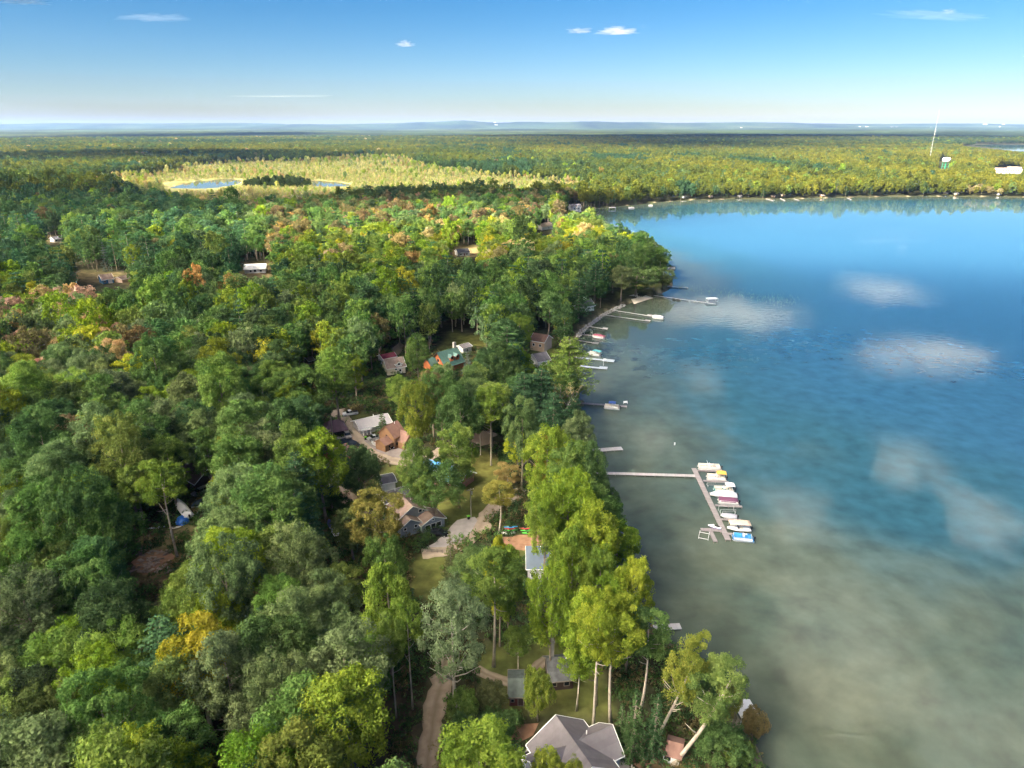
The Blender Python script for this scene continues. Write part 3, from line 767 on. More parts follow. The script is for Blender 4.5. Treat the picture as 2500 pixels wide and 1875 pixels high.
W_LOG = wall_mat('logs_orange', (0.36, 0.115, 0.045)); W_TAN = wall_mat('siding_tan', (0.46, 0.33, 0.24)); W_BARN = wall_mat('barn_blue', (0.05, 0.16, 0.30)); W_ORANGE = wall_mat('boards_orange', (0.40, 0.125, 0.055))
W_GREY = wall_mat('siding_grey', (0.38, 0.37, 0.38)); W_TEALW = wall_mat('siding_teal', (0.20, 0.33, 0.38))

def gable_shell(L, Wd, hw, rise, x0=0.0, y0=0.0, z0=0.0, rot=False):
    """solid walls with gable ends, ridge along x (or y when rot)"""
    mb = MB(); a, b = L / 2, Wd / 2
    pts = []
    for sx_ in (-1, 1):
        pts += [(sx_*a, -b, z0), (sx_*a, b, z0), (sx_*a, b, hw), (sx_*a, 0, hw + rise), (sx_*a, -b, hw)]
    if rot: pts = [(-p[1], p[0], p[2]) for p in pts]
    pts = [(p[0] + x0, p[1] + y0, p[2]) for p in pts]
    mb.poly(pts, [(0, 1, 2, 3, 4), (9, 8, 7, 6, 5), (0, 4, 9, 5), (1, 6, 7, 2), (4, 3, 8, 9), (3, 2, 7, 8), (0, 5, 6, 1)])
    return mb
def gable_roof(L, Wd, hw, rise, over=0.5, th=0.16, x0=0.0, y0=0.0, rot=False, lo=0.0):
    """two pitched slabs meeting at the ridge"""
    mb = MB(); a = L / 2 + over; b = Wd / 2; sl = rise / b; e = b + over; zt = hw + rise + 0.10
    for s in (-1, 1):
        P = [(-a, 0, zt), (a, 0, zt), (a, s*e, zt - e*sl), (-a, s*e, zt - e*sl)]
        P += [(p[0], p[1], p[2] - th) for p in P]
        if rot: P = [(-p[1], p[0], p[2]) for p in P]
        P = [(p[0] + x0, p[1] + y0, p[2]) for p in P]
        f = [(0, 1, 2, 3), (7, 6, 5, 4), (0, 4, 5, 1), (1, 5, 6, 2), (2, 6, 7, 3), (3, 7, 4, 0)]
        if s < 0: f = [tuple(reversed(q)) for q in f]
        mb.poly(P, f)
    return mb
def rake_trim(L, Wd, hw, rise, over=0.5, x0=0.0, y0=0.0, rot=False, w=0.22):
    mb = MB(); a = L / 2 + over + 0.03; b = Wd / 2; sl = rise / b; e = b + over + 0.02; zt = hw + rise + 0.13
    def tr(p):
        if rot: p = (-p[1], p[0], p[2])
        return (p[0] + x0, p[1] + y0, p[2])
    for sx_ in (-1, 1):
        for s in (-1, 1):
            x1, x2 = sx_ * a, sx_ * (a + 0.08)
            P = [(x1, 0, zt), (x2, 0, zt), (x2, s*e, zt - e*sl), (x1, s*e, zt - e*sl)]
            P += [(p[0], p[1], p[2] - w) for p in P]
            mb.poly([tr(p) for p in P], [(0, 1, 2, 3), (7, 6, 5, 4), (0, 4, 5, 1), (1, 5, 6, 2), (2, 6, 7, 3), (3, 7, 4, 0)])
    for s in (-1, 1):
        y1, y2 = s * e, s * (e + 0.08); z1 = zt - e * sl
        P = [(-a, y1, z1), (a, y1, z1), (a, y2, z1), (-a, y2, z1)]; P += [(p[0], p[1], p[2] - w) for p in P]
        mb.poly([tr(p) for p in P], [(0, 1, 2, 3), (7, 6, 5, 4), (0, 4, 5, 1), (1, 5, 6, 2), (2, 6, 7, 3), (3, 7, 4, 0)])
    return mb
def opening(parent, name, face, p, z, w, h, L, Wd, frame=None, pane=None, x0=0, y0=0):
    """a window or door standing 3 cm proud of its wall; face S/N = long sides, W/E = gable ends"""
    t = 0.07; mb = MB(); pm = MB()
    def rect(m, a, b, c, d, o0, o1):
        if face == 'S': m.box(x0 + a, x0 + b, y0 - Wd/2 - o1, y0 - Wd/2 - o0, c, d)
        if face == 'N': m.box(x0 + a, x0 + b, y0 + Wd/2 + o0, y0 + Wd/2 + o1, c, d)
        if face == 'W': m.box(x0 - L/2 - o1, x0 - L/2 - o0, y0 + a, y0 + b, c, d)
        if face == 'E': m.box(x0 + L/2 + o0, x0 + L/2 + o1, y0 + a, y0 + b, c, d)
    f = 0.11
    for a, b, c, d in ((p-w/2-f, p-w/2, z-f, z+h+f), (p+w/2, p+w/2+f, z-f, z+h+f), (p-w/2, p+w/2, z-f, z), (p-w/2, p+w/2, z+h, z+h+f)):
        rect(mb, a, b, c, d, 0.003, t)
    rect(pm, p-w/2, p+w/2, z, z+h, 0.003, 0.035)
    o = mb.build(name, frame or TRIM, parent); pm.build('pane' if name == 'window' else 'panel', pane or GLASS, o)
    return o
def ridge_place(pa, pb, zr):
    A, B = at(pa[0], pa[1], zr), at(pb[0], pb[1], zr)
    c = (A + B) * 0.5; d = B - A
    return c, math.atan2(d.y, d.x), d.to_2d().length
def house(name, cat, label, pa, pb, zr, Wd, hw, wall, roof, wins=(), doors=(), over=0.45, trim=TRIM, chimney=None, vents=(), group=None, extra_len=0.0, base=1.2, trims=True):
    """ridge seen in the photo from pa to pb at height zr above the lake"""
    c, yaw, L = ridge_place(pa, pb, zr); L = L - 2 * over + extra_len
    e = empty(name, (c.x, c.y, base - 0.05), yaw, label, cat, group)
    rise = zr - base - hw
    gable_shell(L, Wd, hw, rise).build('wall', wall, e)
    r = gable_roof(L, Wd, hw, rise, over).build('roof', roof, e)
    if trims: rake_trim(L, Wd, hw, rise, over).build('trim', trim, e)
    for f, p, z, w, h in wins: opening(e, 'window', f, p, z, w, h, L, Wd, trim)
    for f, p, w, h, m in doors: opening(e, 'door', f, p, 0.12, w, h, L, Wd, trim, m)
    if chimney:
        x, y, w, top, m = chimney
        ch = MB().cbox((x, y, (top + 1.0) / 2 + 0.5), (w, w, top - 1.0)).cbox((x, y, top + 0.06), (w + 0.16, w + 0.16, 0.12)).build('chimney', m, r)
    for x, y, z in vents: MB().tube([(x, y, z - 0.4), (x, y, z + 0.35)], 0.09, 8).build('vent_pipe', TRIM, r)
    return e, L, rise
def wing(e, L, Wd, hw, rise, x0, y0, rot, wall, roof, over=0.4, trim=TRIM):
    gable_shell(L, Wd, hw, rise, x0, y0, 0, rot).build('wing_wall', wall, e)
    gable_roof(L, Wd, hw, rise, over, 0.16, x0, y0, rot).build('wing_roof', roof, e)
    rake_trim(L, Wd, hw, rise, over, x0, y0, rot).build('wing_trim', trim, e)

# ---- flat sheets of ground: lanes, drives, lawn edges
def sheet(name, px, m, dz, label=None, sub=2.0, wob=0.5, seed=0):
    poly = wpoly(px); lo, hi = poly.min(0), poly.max(0)
    # ragged, subdivided outline
    g = np.random.default_rng(seed + len(px)); out = []
    for i in range(len(poly)):
        a, b = poly[i], poly[(i + 1) % len(poly)]; n = max(1, int(np.linalg.norm(b - a) / sub))
        for k in range(n): out.append(a + (b - a) * k / n + g.normal(size=2) * wob * 0.4)
    bm = bmesh.new(); vs = [bm.verts.new((p[0], p[1], 1.2 + dz)) for p in out]
    f = bm.faces.new(vs)
    if f.normal.z < 0: f.normal_flip()
    bmesh.ops.triangulate(bm, faces=[f]); me = bpy.data.meshes.new(name); bm.to_mesh(me); bm.free(); me.materials.append(m)
    o = link(name, me); tag(o, kind='structure'); CLEAR_LATE.append(poly); return o
def ribbon(name, px, width, m, dz, seed=0, follow=False):
    P = [np.array(at(u, v)[:2]) for u, v in px]; g = np.random.default_rng(seed + 3)
    pts = []
    for i in range(len(P) - 1):                       # Catmull-Rom through the points
        p0, p1, p2, p3 = P[max(i-1, 0)], P[i], P[i+1], P[min(i+2, len(P)-1)]
        n = max(2, int(np.linalg.norm(p2 - p1) / 1.5))
        for k in range(n):
            t = k / n; pts.append(0.5 * ((2*p1) + (-p0+p2)*t + (2*p0-5*p1+4*p2-p3)*t*t + (-p0+3*p1-3*p2+p3)*t**3))
    pts.append(P[-1]); pts = np.array(pts); d = np.gradient(pts, axis=0); d /= np.linalg.norm(d, axis=1, keepdims=True) + 1e-9
    nrm = np.stack([-d[:, 1], d[:, 0]], 1); w1 = width/2 * (1 + 0.14 * g.normal(size=len(pts))); w2 = width/2 * (1 + 0.14 * g.normal(size=len(pts)))
    rows = [pts + nrm * (w1)[:, None], pts + nrm * (w1 * .35)[:, None], pts - nrm * (w2 * .35)[:, None], pts - nrm * w2[:, None]]
    V = np.concatenate([np.concatenate([q, np.full((len(q), 1), 1.2 + dz)], 1) for q in rows]); n = len(pts)
    F = [(r_*n + i, (r_+1)*n + i, (r_+1)*n + i + 1, r_*n + i + 1) for r_ in range(3) for i in range(n - 1)]
    acr = np.concatenate([np.full(n, 1.0), np.full(n, .35), np.full(n, -.35), np.full(n, -1.0)])
    me = fast_mesh(name, V, np.array(F), [m], attrs={'across': acr}); o = link(name, me); tag(o, kind='structure'); return o
def dirt_mat(name, c1, c2, track):
    m, ns, ls = new_mat(name)
    out = N(ns, 'ShaderNodeOutputMaterial'); p = N(ns, 'ShaderNodeBsdfPrincipled'); tc = N(ns, 'ShaderNodeTexCoord')
    nz = N(ns, 'ShaderNodeTexNoise'); nz.inputs['Scale'].default_value = 0.7; nz.inputs['Detail'].default_value = 8; ls.new(tc.outputs['Object'], nz.inputs['Vector'])
    mx = N(ns, 'ShaderNodeMix', data_type='RGBA'); mx.inputs[6].default_value = (*c1, 1); mx.inputs[7].default_value = (*c2, 1)
    mr = N(ns, 'ShaderNodeMapRange'); mr.inputs[1].default_value = .32; mr.inputs[2].default_value = .68; ls.new(nz.outputs['Fac'], mr.inputs[0]); ls.new(mr.outputs[0], mx.inputs[0])
    src = mx.outputs[2]
    if track:      # wheel tracks worn pale, a darker strip between them
        a = N(ns, 'ShaderNodeAttribute', attribute_name='across'); ab = N(ns, 'ShaderNodeMath', operation='ABSOLUTE'); ls.new(a.outputs['Fac'], ab.inputs[0])
        sb = N(ns, 'ShaderNodeMath', operation='SUBTRACT'); sb.inputs[1].default_value = 0.5; ls.new(ab.outputs[0], sb.inputs[0])
        a2 = N(ns, 'ShaderNodeMath', operation='ABSOLUTE'); ls.new(sb.outputs[0], a2.inputs[0])
        m2 = N(ns, 'ShaderNodeMix', data_type='RGBA'); m2.inputs[7].default_value = (*track, 1)
        r2 = N(ns, 'ShaderNodeMapRange'); r2.inputs[1].default_value = .12; r2.inputs[2].default_value = .5; r2.inputs[4].default_value = 0.75; ls.new(a2.outputs[0], r2.inputs[0])
        ls.new(r2.outputs[0], m2.inputs[0]); ls.new(src, m2.inputs[6]); src = m2.outputs[2]
    ls.new(src, p.inputs['Base Color']); p.inputs['Roughness'].default_value = .95; p.inputs['Specular IOR Level'].default_value = .1
    ls.new(p.outputs[0], out.inputs[0]); return m
CLEAR_LATE = []
def lh1_(x, y): return float(land_h(np.array([x]), np.array([y]))[0])
DIRT = dirt_mat('lane_dirt', (0.26, 0.20, 0.15), (0.34, 0.27, 0.21), (0.19, 0.145, 0.10)); SANDY = dirt_mat('drive_sand', (0.30, 0.24, 0.185), (0.38, 0.31, 0.245), (0.25, 0.20, 0.15))
PALEG = dirt_mat('pale_gravel', (0.31, 0.28, 0.275), (0.37, 0.34, 0.33), None); ASPH = dirt_mat('yard_asphalt', (0.022, 0.030, 0.048), (0.035, 0.045, 0.066), None)
PAVE = dirt_mat('drive_paving', (0.22, 0.19, 0.18), (0.27, 0.235, 0.225), None); LITTER = dirt_mat('leaf_litter', (0.19, 0.105, 0.065), (0.29, 0.17, 0.11), None); BEACH = dirt_mat('beach_sand', (0.46, 0.40, 0.34), (0.55, 0.48, 0.40), None)

# ---- docks
DECK = mat('dock_boards', (0.205, 0.185, 0.195), 0.8, var=0.12, scale=0.6, stripes=('X', 0.16, 0.13)); DECK_D = mat('dock_boards_dark', (0.175, 0.154, 0.161), 0.85, var=0.15, scale=0.6, stripes=('X', 0.16, 0.15))
DECK_W = mat('dock_boards_pale', (0.30, 0.29, 0.30), 0.7, var=0.10, scale=0.6, stripes=('X', 0.16, 0.10)); DECK_B = mat('dock_boards_bluish', (0.294, 0.336, 0.392), 0.7, var=0.10, scale=0.6, stripes=('X', 0.16, 0.10))
POST = mat('dock_post', (0.22, 0.19, 0.16), 0.9, var=0.2)
DZ = 0.62
def run(parent, A, B, width, m, sec=3.0, th=0.14, posts=True, z=DZ, skirt=True):
    """deck sections laid end to end from A to B (world), with posts under every joint"""
    d = (B - A); L = d.length; n = max(1, int(round(L / sec))); rz = math.atan2(d.y, d.x)
    pl = parent.matrix_basis.inverted()
    for k in range(n):
        a = A + d * (k / n); s = L / n
        p = pl @ Vector((a.x, a.y, 0))
        lrz = rz - parent.rotation_euler.z
        o = MB().box(0.02, s - 0.02, -width/2, width/2, z - th, z).build('deck_section', m, parent, (p.x, p.y, 0), lrz)
        if posts:
            for sy_ in (-1, 1):
                MB().tube([(s - 0.12, sy_ * (width/2 - 0.1), -1.6), (s - 0.12, sy_ * (width/2 - 0.1), z - th + 0.01)], 0.06, 6).build('post', POST, o)
def dock(label, path, width, m, sec=3.0, pad=None, z=DZ, name='dock'):
    P = [at(u, v, z) for u, v in path]; d = P[1] - P[0]
    e = empty(name, (P[0].x, P[0].y, 0), math.atan2(d.y, d.x), label, 'dock', 'docks along the lake shore')
    for a, b in zip(P[:-1], P[1:]): run(e, a.to_2d().to_3d(), b.to_2d().to_3d(), width, m, sec, z=z)
    if pad:
        u0, v0, u1, v1, wd = pad; run(e, at(u0, v0, z).to_2d().to_3d(), at(u1, v1, z).to_2d().to_3d(), wd, m, 2.4, z=z + 0.02)
    return e

# ---- boats
def pal(name, c, r=0.5, **k): return mat(name, c, r, **k)
SEAT = pal('boat_vinyl_cream', (0.561, 0.51, 0.442)); PANEL = pal('boat_panel_white', (0.576, 0.568, 0.576), 0.35); FLOORM = pal('boat_carpet', (0.30, 0.28, 0.27), 0.9)
HULLW = pal('gelcoat_white', (0.76, 0.76, 0.78), 0.25, coat=0.3)
def place(pa, pb, z):
    """a thing whose bow is seen at pa and stern at pb"""
    A, B = at(pa[0], pa[1], z), at(pb[0], pb[1], z); d = A - B
    return (A + B) * 0.5, math.atan2(d.y, d.x), d.to_2d().length
def bimini(e, x0, x1, w, z, m, arch=0.18):
    rings = []
    for k in range(7):
        t = k / 6; x = x0 + (x1 - x0) * t; zz = z + arch * math.sin(math.pi * t) - 0.06
        rings.append([(x, -w/2, zz - 0.10), (x, -w/2 + 0.2, zz), (x, 0, zz + 0.06), (x, w/2 - 0.2, zz), (x, w/2, zz - 0.10), (x, w/2 - 0.05, zz - 0.14), (x, 0, zz + 0.01), (x, -w/2 + 0.05, zz - 0.14)])
    c = MB().loft(rings).build('canopy', m, e, smooth=True)
    for x in (x0 + 0.1, x1 - 0.1):
        for s in (-1, 1): MB().tube([(x, s*(w/2 - 0.08), 0.9), (x, s*(w/2 - 0.08), z)], 0.025, 5).build('canopy_pole', ALU, c)
def outboard(e, x, z=0.55, m=None):
    MB().box(x - 0.45, x - 0.05, -0.2, 0.2, z + 0.35, z + 0.85).box(x - 0.32, x - 0.14, -0.1, 0.1, z - 0.7, z + 0.35).build('outboard_motor', m or BLACKP, e)
def pontoon(label, pa, pb, z=0.0, panel=None, seats=None, canopy=None, cover=None, floor=None, can=(0.0, 1.0), Lfix=None, group='pontoon boats', arch=None, ws=1.0):
    c, yaw, L = place(pa, pb, z + 0.8); L = Lfix or L; Wd = 2.5 * ws
    e = empty('pontoon_boat', (c.x, c.y, z), yaw, label, 'boat', group); a = L / 2
    for s in (-1, 1):
        MB().tube([(-a, s*0.85, 0.22), (a - 1.0, s*0.85, 0.22), (a - 0.4, s*0.85, 0.30), (a, s*0.85, 0.42)], [0.32, 0.32, 0.24, 0.04], 10).build('pontoon', ALU, e, smooth=True)
    MB().box(-a + 0.1, a - 0.15, -Wd/2, Wd/2, 0.55, 0.66).build('deck', floor or FLOORM, e)
    pm = panel or PANEL
    for x0, x1, y0, y1 in ((-a+0.5, a-0.4, -Wd/2, -Wd/2+0.05), (-a+0.5, a-0.4, Wd/2-0.05, Wd/2), (a-0.45, a-0.4, -Wd/2, -0.45), (a-0.45, a-0.4, 0.45, Wd/2), (-a+0.5, -a+0.55, -Wd/2, 0.5)):
        MB().box(x0, x1, y0, y1, 0.66, 1.28).build('fence_panel', pm, e)
    MB().tube([(-a+0.5, -Wd/2, 1.31), (a-0.4, -Wd/2, 1.31), (a-0.4, Wd/2, 1.31), (-a+0.5, Wd/2, 1.31)], 0.03, 5).build('rail', ALU, e)
    if cover:
        rings = []
        for k in range(9):
            t = k / 8; x = -a + 0.3 + (L - 0.6) * t; zz = 1.45 + 0.28 * math.sin(math.pi * t) + 0.05 * math.sin(k * 2.3); wy = Wd/2 * (1.04 if 0 < k < 8 else 0.9)
            rings.append([(x, -wy, 1.0), (x, -wy*0.95, 1.32), (x, -wy*0.4, zz), (x, wy*0.4, zz), (x, wy*0.95, 1.32), (x, wy, 1.0)])
        MB().loft(rings).build('cover', cover, e, smooth=True)
    else:
        sm = seats or SEAT
        for x0, x1, y0, y1 in ((a-2.6, a-0.6, -Wd/2+0.1, -Wd/2+0.7), (a-2.6, a-0.6, Wd/2-0.7, Wd/2-0.1), (-a+0.7, -a+1.4, -Wd/2+0.1, Wd/2-0.3), (-a+1.4, -a+2.4, Wd/2-0.7, Wd/2-0.1)):
            MB().box(x0, x1, y0, y1, 0.66, 1.05).box(x0, x1, y0 if y0 < 0 else y1-0.14, y0+0.14 if y0 < 0 else y1, 1.05, 1.36).build('seat', sm, e)
        MB().box(-0.5, 0.0, -Wd/2+0.15, -Wd/2+0.95, 0.66, 1.45).box(-0.1, 0.0, -Wd/2+0.15, -Wd/2+0.95, 1.45, 1.75).build('console', pm, e)
        MB().box(-1.2, -0.7, -Wd/2+0.3, -Wd/2+0.8, 0.66, 1.15).box(-1.25, -1.12, -Wd/2+0.3, -Wd/2+0.8, 1.15, 1.6).build('helm_seat', sm, e)
    if canopy: bimini(e, -a + can[0] * L, -a + can[1] * L, Wd * 1.0, 2.55, canopy)
    if arch: MB().tube([(0.2, -Wd/2, 1.3), (0.8, -Wd/2, 2.4), (0.8, Wd/2, 2.4), (0.2, Wd/2, 1.3)], 0.04, 6).build('tow_arch', ALU, e)
    outboard(e, -a + 0.1)
    return e
def runabout(label, pa, pb, z=0.0, cover=None, hull=None, beam=2.1, Lfix=None, group='motor boats', dome=0.55, canopy=None):
    c, yaw, L = place(pa, pb, z + 0.6); L = Lfix or L; a = L / 2
    e = empty('motor_boat', (c.x, c.y, z), yaw, label, 'boat', group)
    rings, top = [], []
    for k in range(9):
        t = k / 8; x = -a + L * t; w = beam/2 * (1 - max(0, (t - 0.45) / 0.55) ** 2.2) + 0.02; sh = 0.85 + 0.22 * t * t; kz = 0.0 + 0.42 * max(0, (t - 0.6) / 0.4) ** 1.6
        rings.append([(x, 0, kz), (x, -w*0.72, kz + 0.22), (x, -w, sh - 0.12), (x, -w, sh), (x, w, sh), (x, w, sh - 0.12), (x, w*0.72, kz + 0.22)])
        zz = sh + dome * math.sin(math.pi * min(1, 0.12 + t * 0.85)) ** 0.8
        top.append([(x, -w*1.02, sh - 0.16), (x, -w*1.0, sh + 0.03), (x, -w*0.5, zz), (x, w*0.5, zz), (x, w*1.0, sh + 0.03), (x, w*1.02, sh - 0.16)])
    MB().loft(rings).build('hull', hull or HULLW, e, smooth=True)
    if cover: MB().loft(top).build('cover', cover, e, smooth=True)
    else:
        MB().box(0.1, 0.3, -beam*0.4, beam*0.4, 0.9, 1.35).build('windscreen', GLASS, e)
        for y in (-0.5, 0.5): MB().box(-0.8, -0.3, y-0.25, y+0.25, 0.85, 1.1).box(-0.85, -0.72, y-0.25, y+0.25, 1.1, 1.45).build('seat', SEAT, e)
    if canopy: bimini(e, -a + 0.2, a - 0.4, beam * 1.15, 2.5, canopy)
    outboard(e, -a)
    return e
def jet_ski(label, pa, pb, body, accent, z=0.1, Lfix=None):
    c, yaw, L = place(pa, pb, z + 0.5); L = Lfix or L; a = L / 2
    e = empty('jet_ski', (c.x, c.y, z), yaw, label, 'jet ski', 'jet skis')
    rings = []
    for k in range(8):
        t = k / 7; x = -a + L * t; w = 0.58 * (1 - max(0, (t - 0.5) / 0.5) ** 2) + 0.03; kz = 0.3 * max(0, (t - 0.6) / 0.4) ** 1.5
        rings.append([(x, 0, kz), (x, -w*0.8, kz+0.12), (x, -w, 0.42), (x, w, 0.42), (x, w*0.8, kz+0.12)])
    MB().loft(rings).build('hull', accent, e, smooth=True)
    MB().loft([[(x, -w, 0.42), (x, -w*0.6, h), (x, w*0.6, h), (x, w, 0.42)] for x, w, h in ((-a+0.05, 0.5, 0.55), (-0.2, 0.45, 0.62), (0.35, 0.48, 0.95), (0.8, 0.4, 0.78), (a-0.1, 0.1, 0.5))]).build('deck', body, e)
    MB().loft([[(x, -0.19, 0.55), (x, -0.14, h), (x, 0.14, h), (x, 0.19, 0.55)] for x, h in ((-a+0.4, 0.82), (-0.3, 0.88), (0.3, 0.80))]).build('seat', BLACKP, e)
    MB().tube([(0.45, -0.38, 1.08), (0.52, 0, 1.02), (0.45, 0.38, 1.08)], 0.03, 5).build('handlebar', BLACKP, e)
    return e
def kayak(label, c, yaw, L, m, z, w=0.72, name='kayak'):
    e = empty(name, (c[0], c[1], z), yaw, label, name, name + 's on the shore'); a = L / 2; rings = []
    for k in range(9):
        t = k / 8; x = -a + L * t; q = math.sin(math.pi * t) ** 0.7; hw_ = w/2 * q + 0.02; up = 0.10 * (2*t - 1) ** 2
        rings.append([(x, 0, up), (x, -hw_*0.8, 0.10+up), (x, -hw_, 0.22+up), (x, 0, 0.34+up), (x, hw_, 0.22+up), (x, hw_*0.8, 0.10+up)])
    MB().loft(rings).build('hull', m, e, smooth=True)
    MB().loft([[(math.cos(q)*0.5, math.sin(q)*0.22, zz) for q in [k*math.pi/4 for k in range(8)]] for zz in (0.30, 0.385)]).build('cockpit', BLACKP, e)
    return e
def boat_lift(label, c, yaw, L, Wd, top=None, h=1.5, group='boat lifts'):
    e = empty('boat_lift', (c[0], c[1], 0), yaw, label, 'boat lift', group)
    for sx_ in (-1, 1):
        for s in (-1, 1): MB().tube([(sx_*L/2, s*Wd/2, -1.0), (sx_*L/2, s*Wd/2, h)], 0.06, 6).build('lift_post', ALU, e)
        MB().tube([(sx_*L/2, -Wd/2, 0.25), (sx_*L/2, Wd/2, 0.25)], 0.06, 6).build('cross_beam', ALU, e)
    for s in (-1, 1): MB().tube([(-L/2, s*Wd/2, h), (L/2, s*Wd/2, h)], 0.05, 6).build('side_beam', ALU, e)
    if top: bimini(e, -L/2 - 0.5, L/2 + 0.5, Wd + 0.3, h + 0.5, top, 0.1)
    return e
# ---- road vehicles
def wheel(e, x, y, r=0.34, w=0.22):
    t = MB().tube([(x, y - w/2, r), (x, y + w/2, r)], r, 14).build('wheel', RUBBER, e)
    s = 1 if y > 0 else -1
    MB().tube([(x, y + s*(w/2 - 0.05), r), (x, y + s*(w/2 + 0.012), r)], r * 0.62, 10).build('rim', ALU, t)
def car(name, label, pa, pb, paint, kind='suv', Lfix=None, group='vehicles by the cottages'):
    c, yaw, L0 = place(pa, pb, 1.9); L = Lfix or {'suv': 4.8, 'sedan': 4.6, 'pickup': 5.6}[kind]; a = L / 2; w = 0.93
    e = empty(name, (c.x, c.y, 1.2), yaw, label, 'car' if kind != 'pickup' else 'truck', group)
    hood = {'suv': 1.02, 'sedan': 0.90, 'pickup': 1.08}[kind]; belt = hood + 0.02; top = {'suv': 1.70, 'sedan': 1.43, 'pickup': 1.82}[kind]
    body = [(a, 0.45), (a - 0.03, 0.75), (a - 0.25, hood - 0.1), (a - 1.15, hood), (-a + 0.1, belt), (-a, belt - 0.2), (-a, 0.45)]
    rings = [[(x, -w*f, z) for x, z in body] for f in (1.0,)]
    mb = MB()
    ys = [(-w, 0.96), (-w*0.98, 1.0), (w*0.98, 1.0), (w, 0.96)]
    mb.loft([[(x*s, y, 0.3 + (z - 0.3)*(s if z > 0.6 else 1)) for x, z in body + [(-a + 0.3, 0.28), (a - 0.3, 0.28)]] for y, s in ys])
    mb.build('body', paint, e)
    if kind == 'suv': cab = [(a - 1.25, belt), (a - 1.95, top), (-a + 0.45, top - 0.04), (-a + 0.05, belt)]
    elif kind == 'sedan': cab = [(a - 1.35, belt), (a - 2.05, top), (-a + 1.35, top - 0.03), (-a + 0.55, belt)]
    else: cab = [(a - 1.4, belt), (a - 2.0, top), (a - 3.2, top - 0.02), (a - 3.35, belt)]
    g = MB().loft([[(x, y*(0.97 if z < belt + 0.05 else 0.80), z) for x, z in cab] for y in (-w, w)]).build('cabin_glass', GLASS, e)
    (x1, z1), (x2, z2) = cab[1], cab[2]
    MB().box(x2 + 0.03, x1 - 0.03, -w*0.79, w*0.79, top - 0.05, top + 0.045).build('roof', paint, e)
    for xm in ((x1 + x2) / 2,):
        for s in (-1, 1): MB().poly([(xm-0.05, s*w*0.975, belt), (xm+0.05, s*w*0.975, belt), (xm+0.05, s*w*0.815, top), (xm-0.05, s*w*0.815, top)], [(0, 1, 2, 3)]).build('pillar', paint, e)
    if kind == 'pickup': MB().box(-a + 0.12, a - 3.4, -w + 0.1, w - 0.1, 0.8, belt + 0.012).build('cargo_bed', BLACKP, e)
    for x in (a - 0.9, -a + 0.95):
        for s in (-1, 1): wheel(e, x, s * (w - 0.1))
    for s in (-1, 1):
        MB().box(a - 0.12, a + 0.01, s*0.68 - 0.17, s*0.68 + 0.17, 0.66, 0.82).build('headlight', TRIM, e)
        MB().box(-a - 0.012, -a + 0.06, s*0.74 - 0.12, s*0.74 + 0.12, 0.72, 0.92).build('tail_light', pal('tail_lamp_red', (0.35, 0.02, 0.02), 0.3), e)
    return e
def bin_cart(label, u, v, m):
    p = at(u, v); e = empty('wheelie_bin', (p.x, p.y, 1.2), 0.4, label, 'bin', 'wheeled bins')
    MB().loft([[(-s, -s, z), (s, -s, z), (s, s, z), (-s, s, z)] for s, z in ((0.27, 0.12), (0.36, 1.0))]).build('bin_body', BLACKP, e)
    MB().loft([[(-s, -s, z), (s, -s, z), (s, s, z), (-s, s, z)] for s, z in ((0.40, 1.0), (0.40, 1.10), (0.30, 1.2))]).build('lid', m, e)
    for s in (-1, 1): wheel(e, -0.28, s * 0.3, 0.13, 0.07)
def utility_pole(label, u, v, vtop, arm=True):
    p = at(u, v); h = solve_h(p, vtop) - 1.2; e = empty('utility_pole', (p.x, p.y, 1.2), 0.5, label, 'utility pole', 'utility poles among the cottages')
    MB().tube([(0, 0, -0.3), (0, 0, h)], [0.16, 0.11], 8).build('pole', pal('pole_wood', (0.30, 0.27, 0.23), 0.9), e)
    if arm:
        MB().cbox((0, 0.12, h - 0.6), (2.0, 0.1, 0.12)).build('cross_arm', POST, e)
        for x in (-0.9, -0.4, 0.4, 0.9): MB().tube([(x, 0.12, h - 0.54), (x, 0.12, h - 0.32)], [0.06, 0.04], 6).build('insulator', TRIM, e)
        MB().tube([(0.3, -0.1, h - 1.9), (0.3, -0.1, h - 1.0)], 0.22, 10).build('transformer', ALU, e)
# ================================================================== LANES, DRIVES AND OPEN GROUND
FAST_LAYOUT = False
ribbon('dirt_lane', [(1030,1960),(1040,1890),(1048,1830),(1058,1760),(1072,1690),(1088,1630),(1094,1590)], 4.0, DIRT, 0.04, 1)
ribbon('sandy_drive', [(1030,1352),(1075,1345),(1125,1330),(1165,1295),(1190,1258),(1220,1228),(1255,1208),(1285,1195)], 5.2, SANDY, 0.045, 2)
ribbon('dirt_road', [(822,1000),(828,1012),(840,1032),(862,1062),(890,1090),(922,1112),(962,1124),(1002,1127),(1042,1118),(1082,1101),(1122,1091),(1152,1081),(1182,1069),(1205,1056)], 5.4, SANDY, 0.04, 3)
ribbon('dirt_road', [(790,1158),(815,1184),(838,1207),(862,1230),(884,1248),(905,1266)], 5.0, DIRT, 0.045, 4)
sheet('gravel_drive', [(1040,1338),(1060,1325),(1085,1305),(1098,1285),(1115,1270),(1158,1262),(1166,1272),(1150,1300),(1125,1322),(1085,1336)], PALEG, 0.07, seed=1)
sheet('paved_drive', [(888,1076),(912,1068),(945,1084),(985,1094),(1020,1092),(1024,1110),(1000,1120),(960,1116),(920,1103)], PAVE, 0.075, seed=2)
sheet('asphalt_yard', [(800,1080),(850,1064),(884,1090),(860,1098),(832,1114),(800,1104)], ASPH, 0.07, seed=3)
sheet('dirt_parking', [(1118,1092),(1130,1066),(1180,1050),(1200,1062),(1196,1085),(1150,1095)], DIRT, 0.075, seed=4)
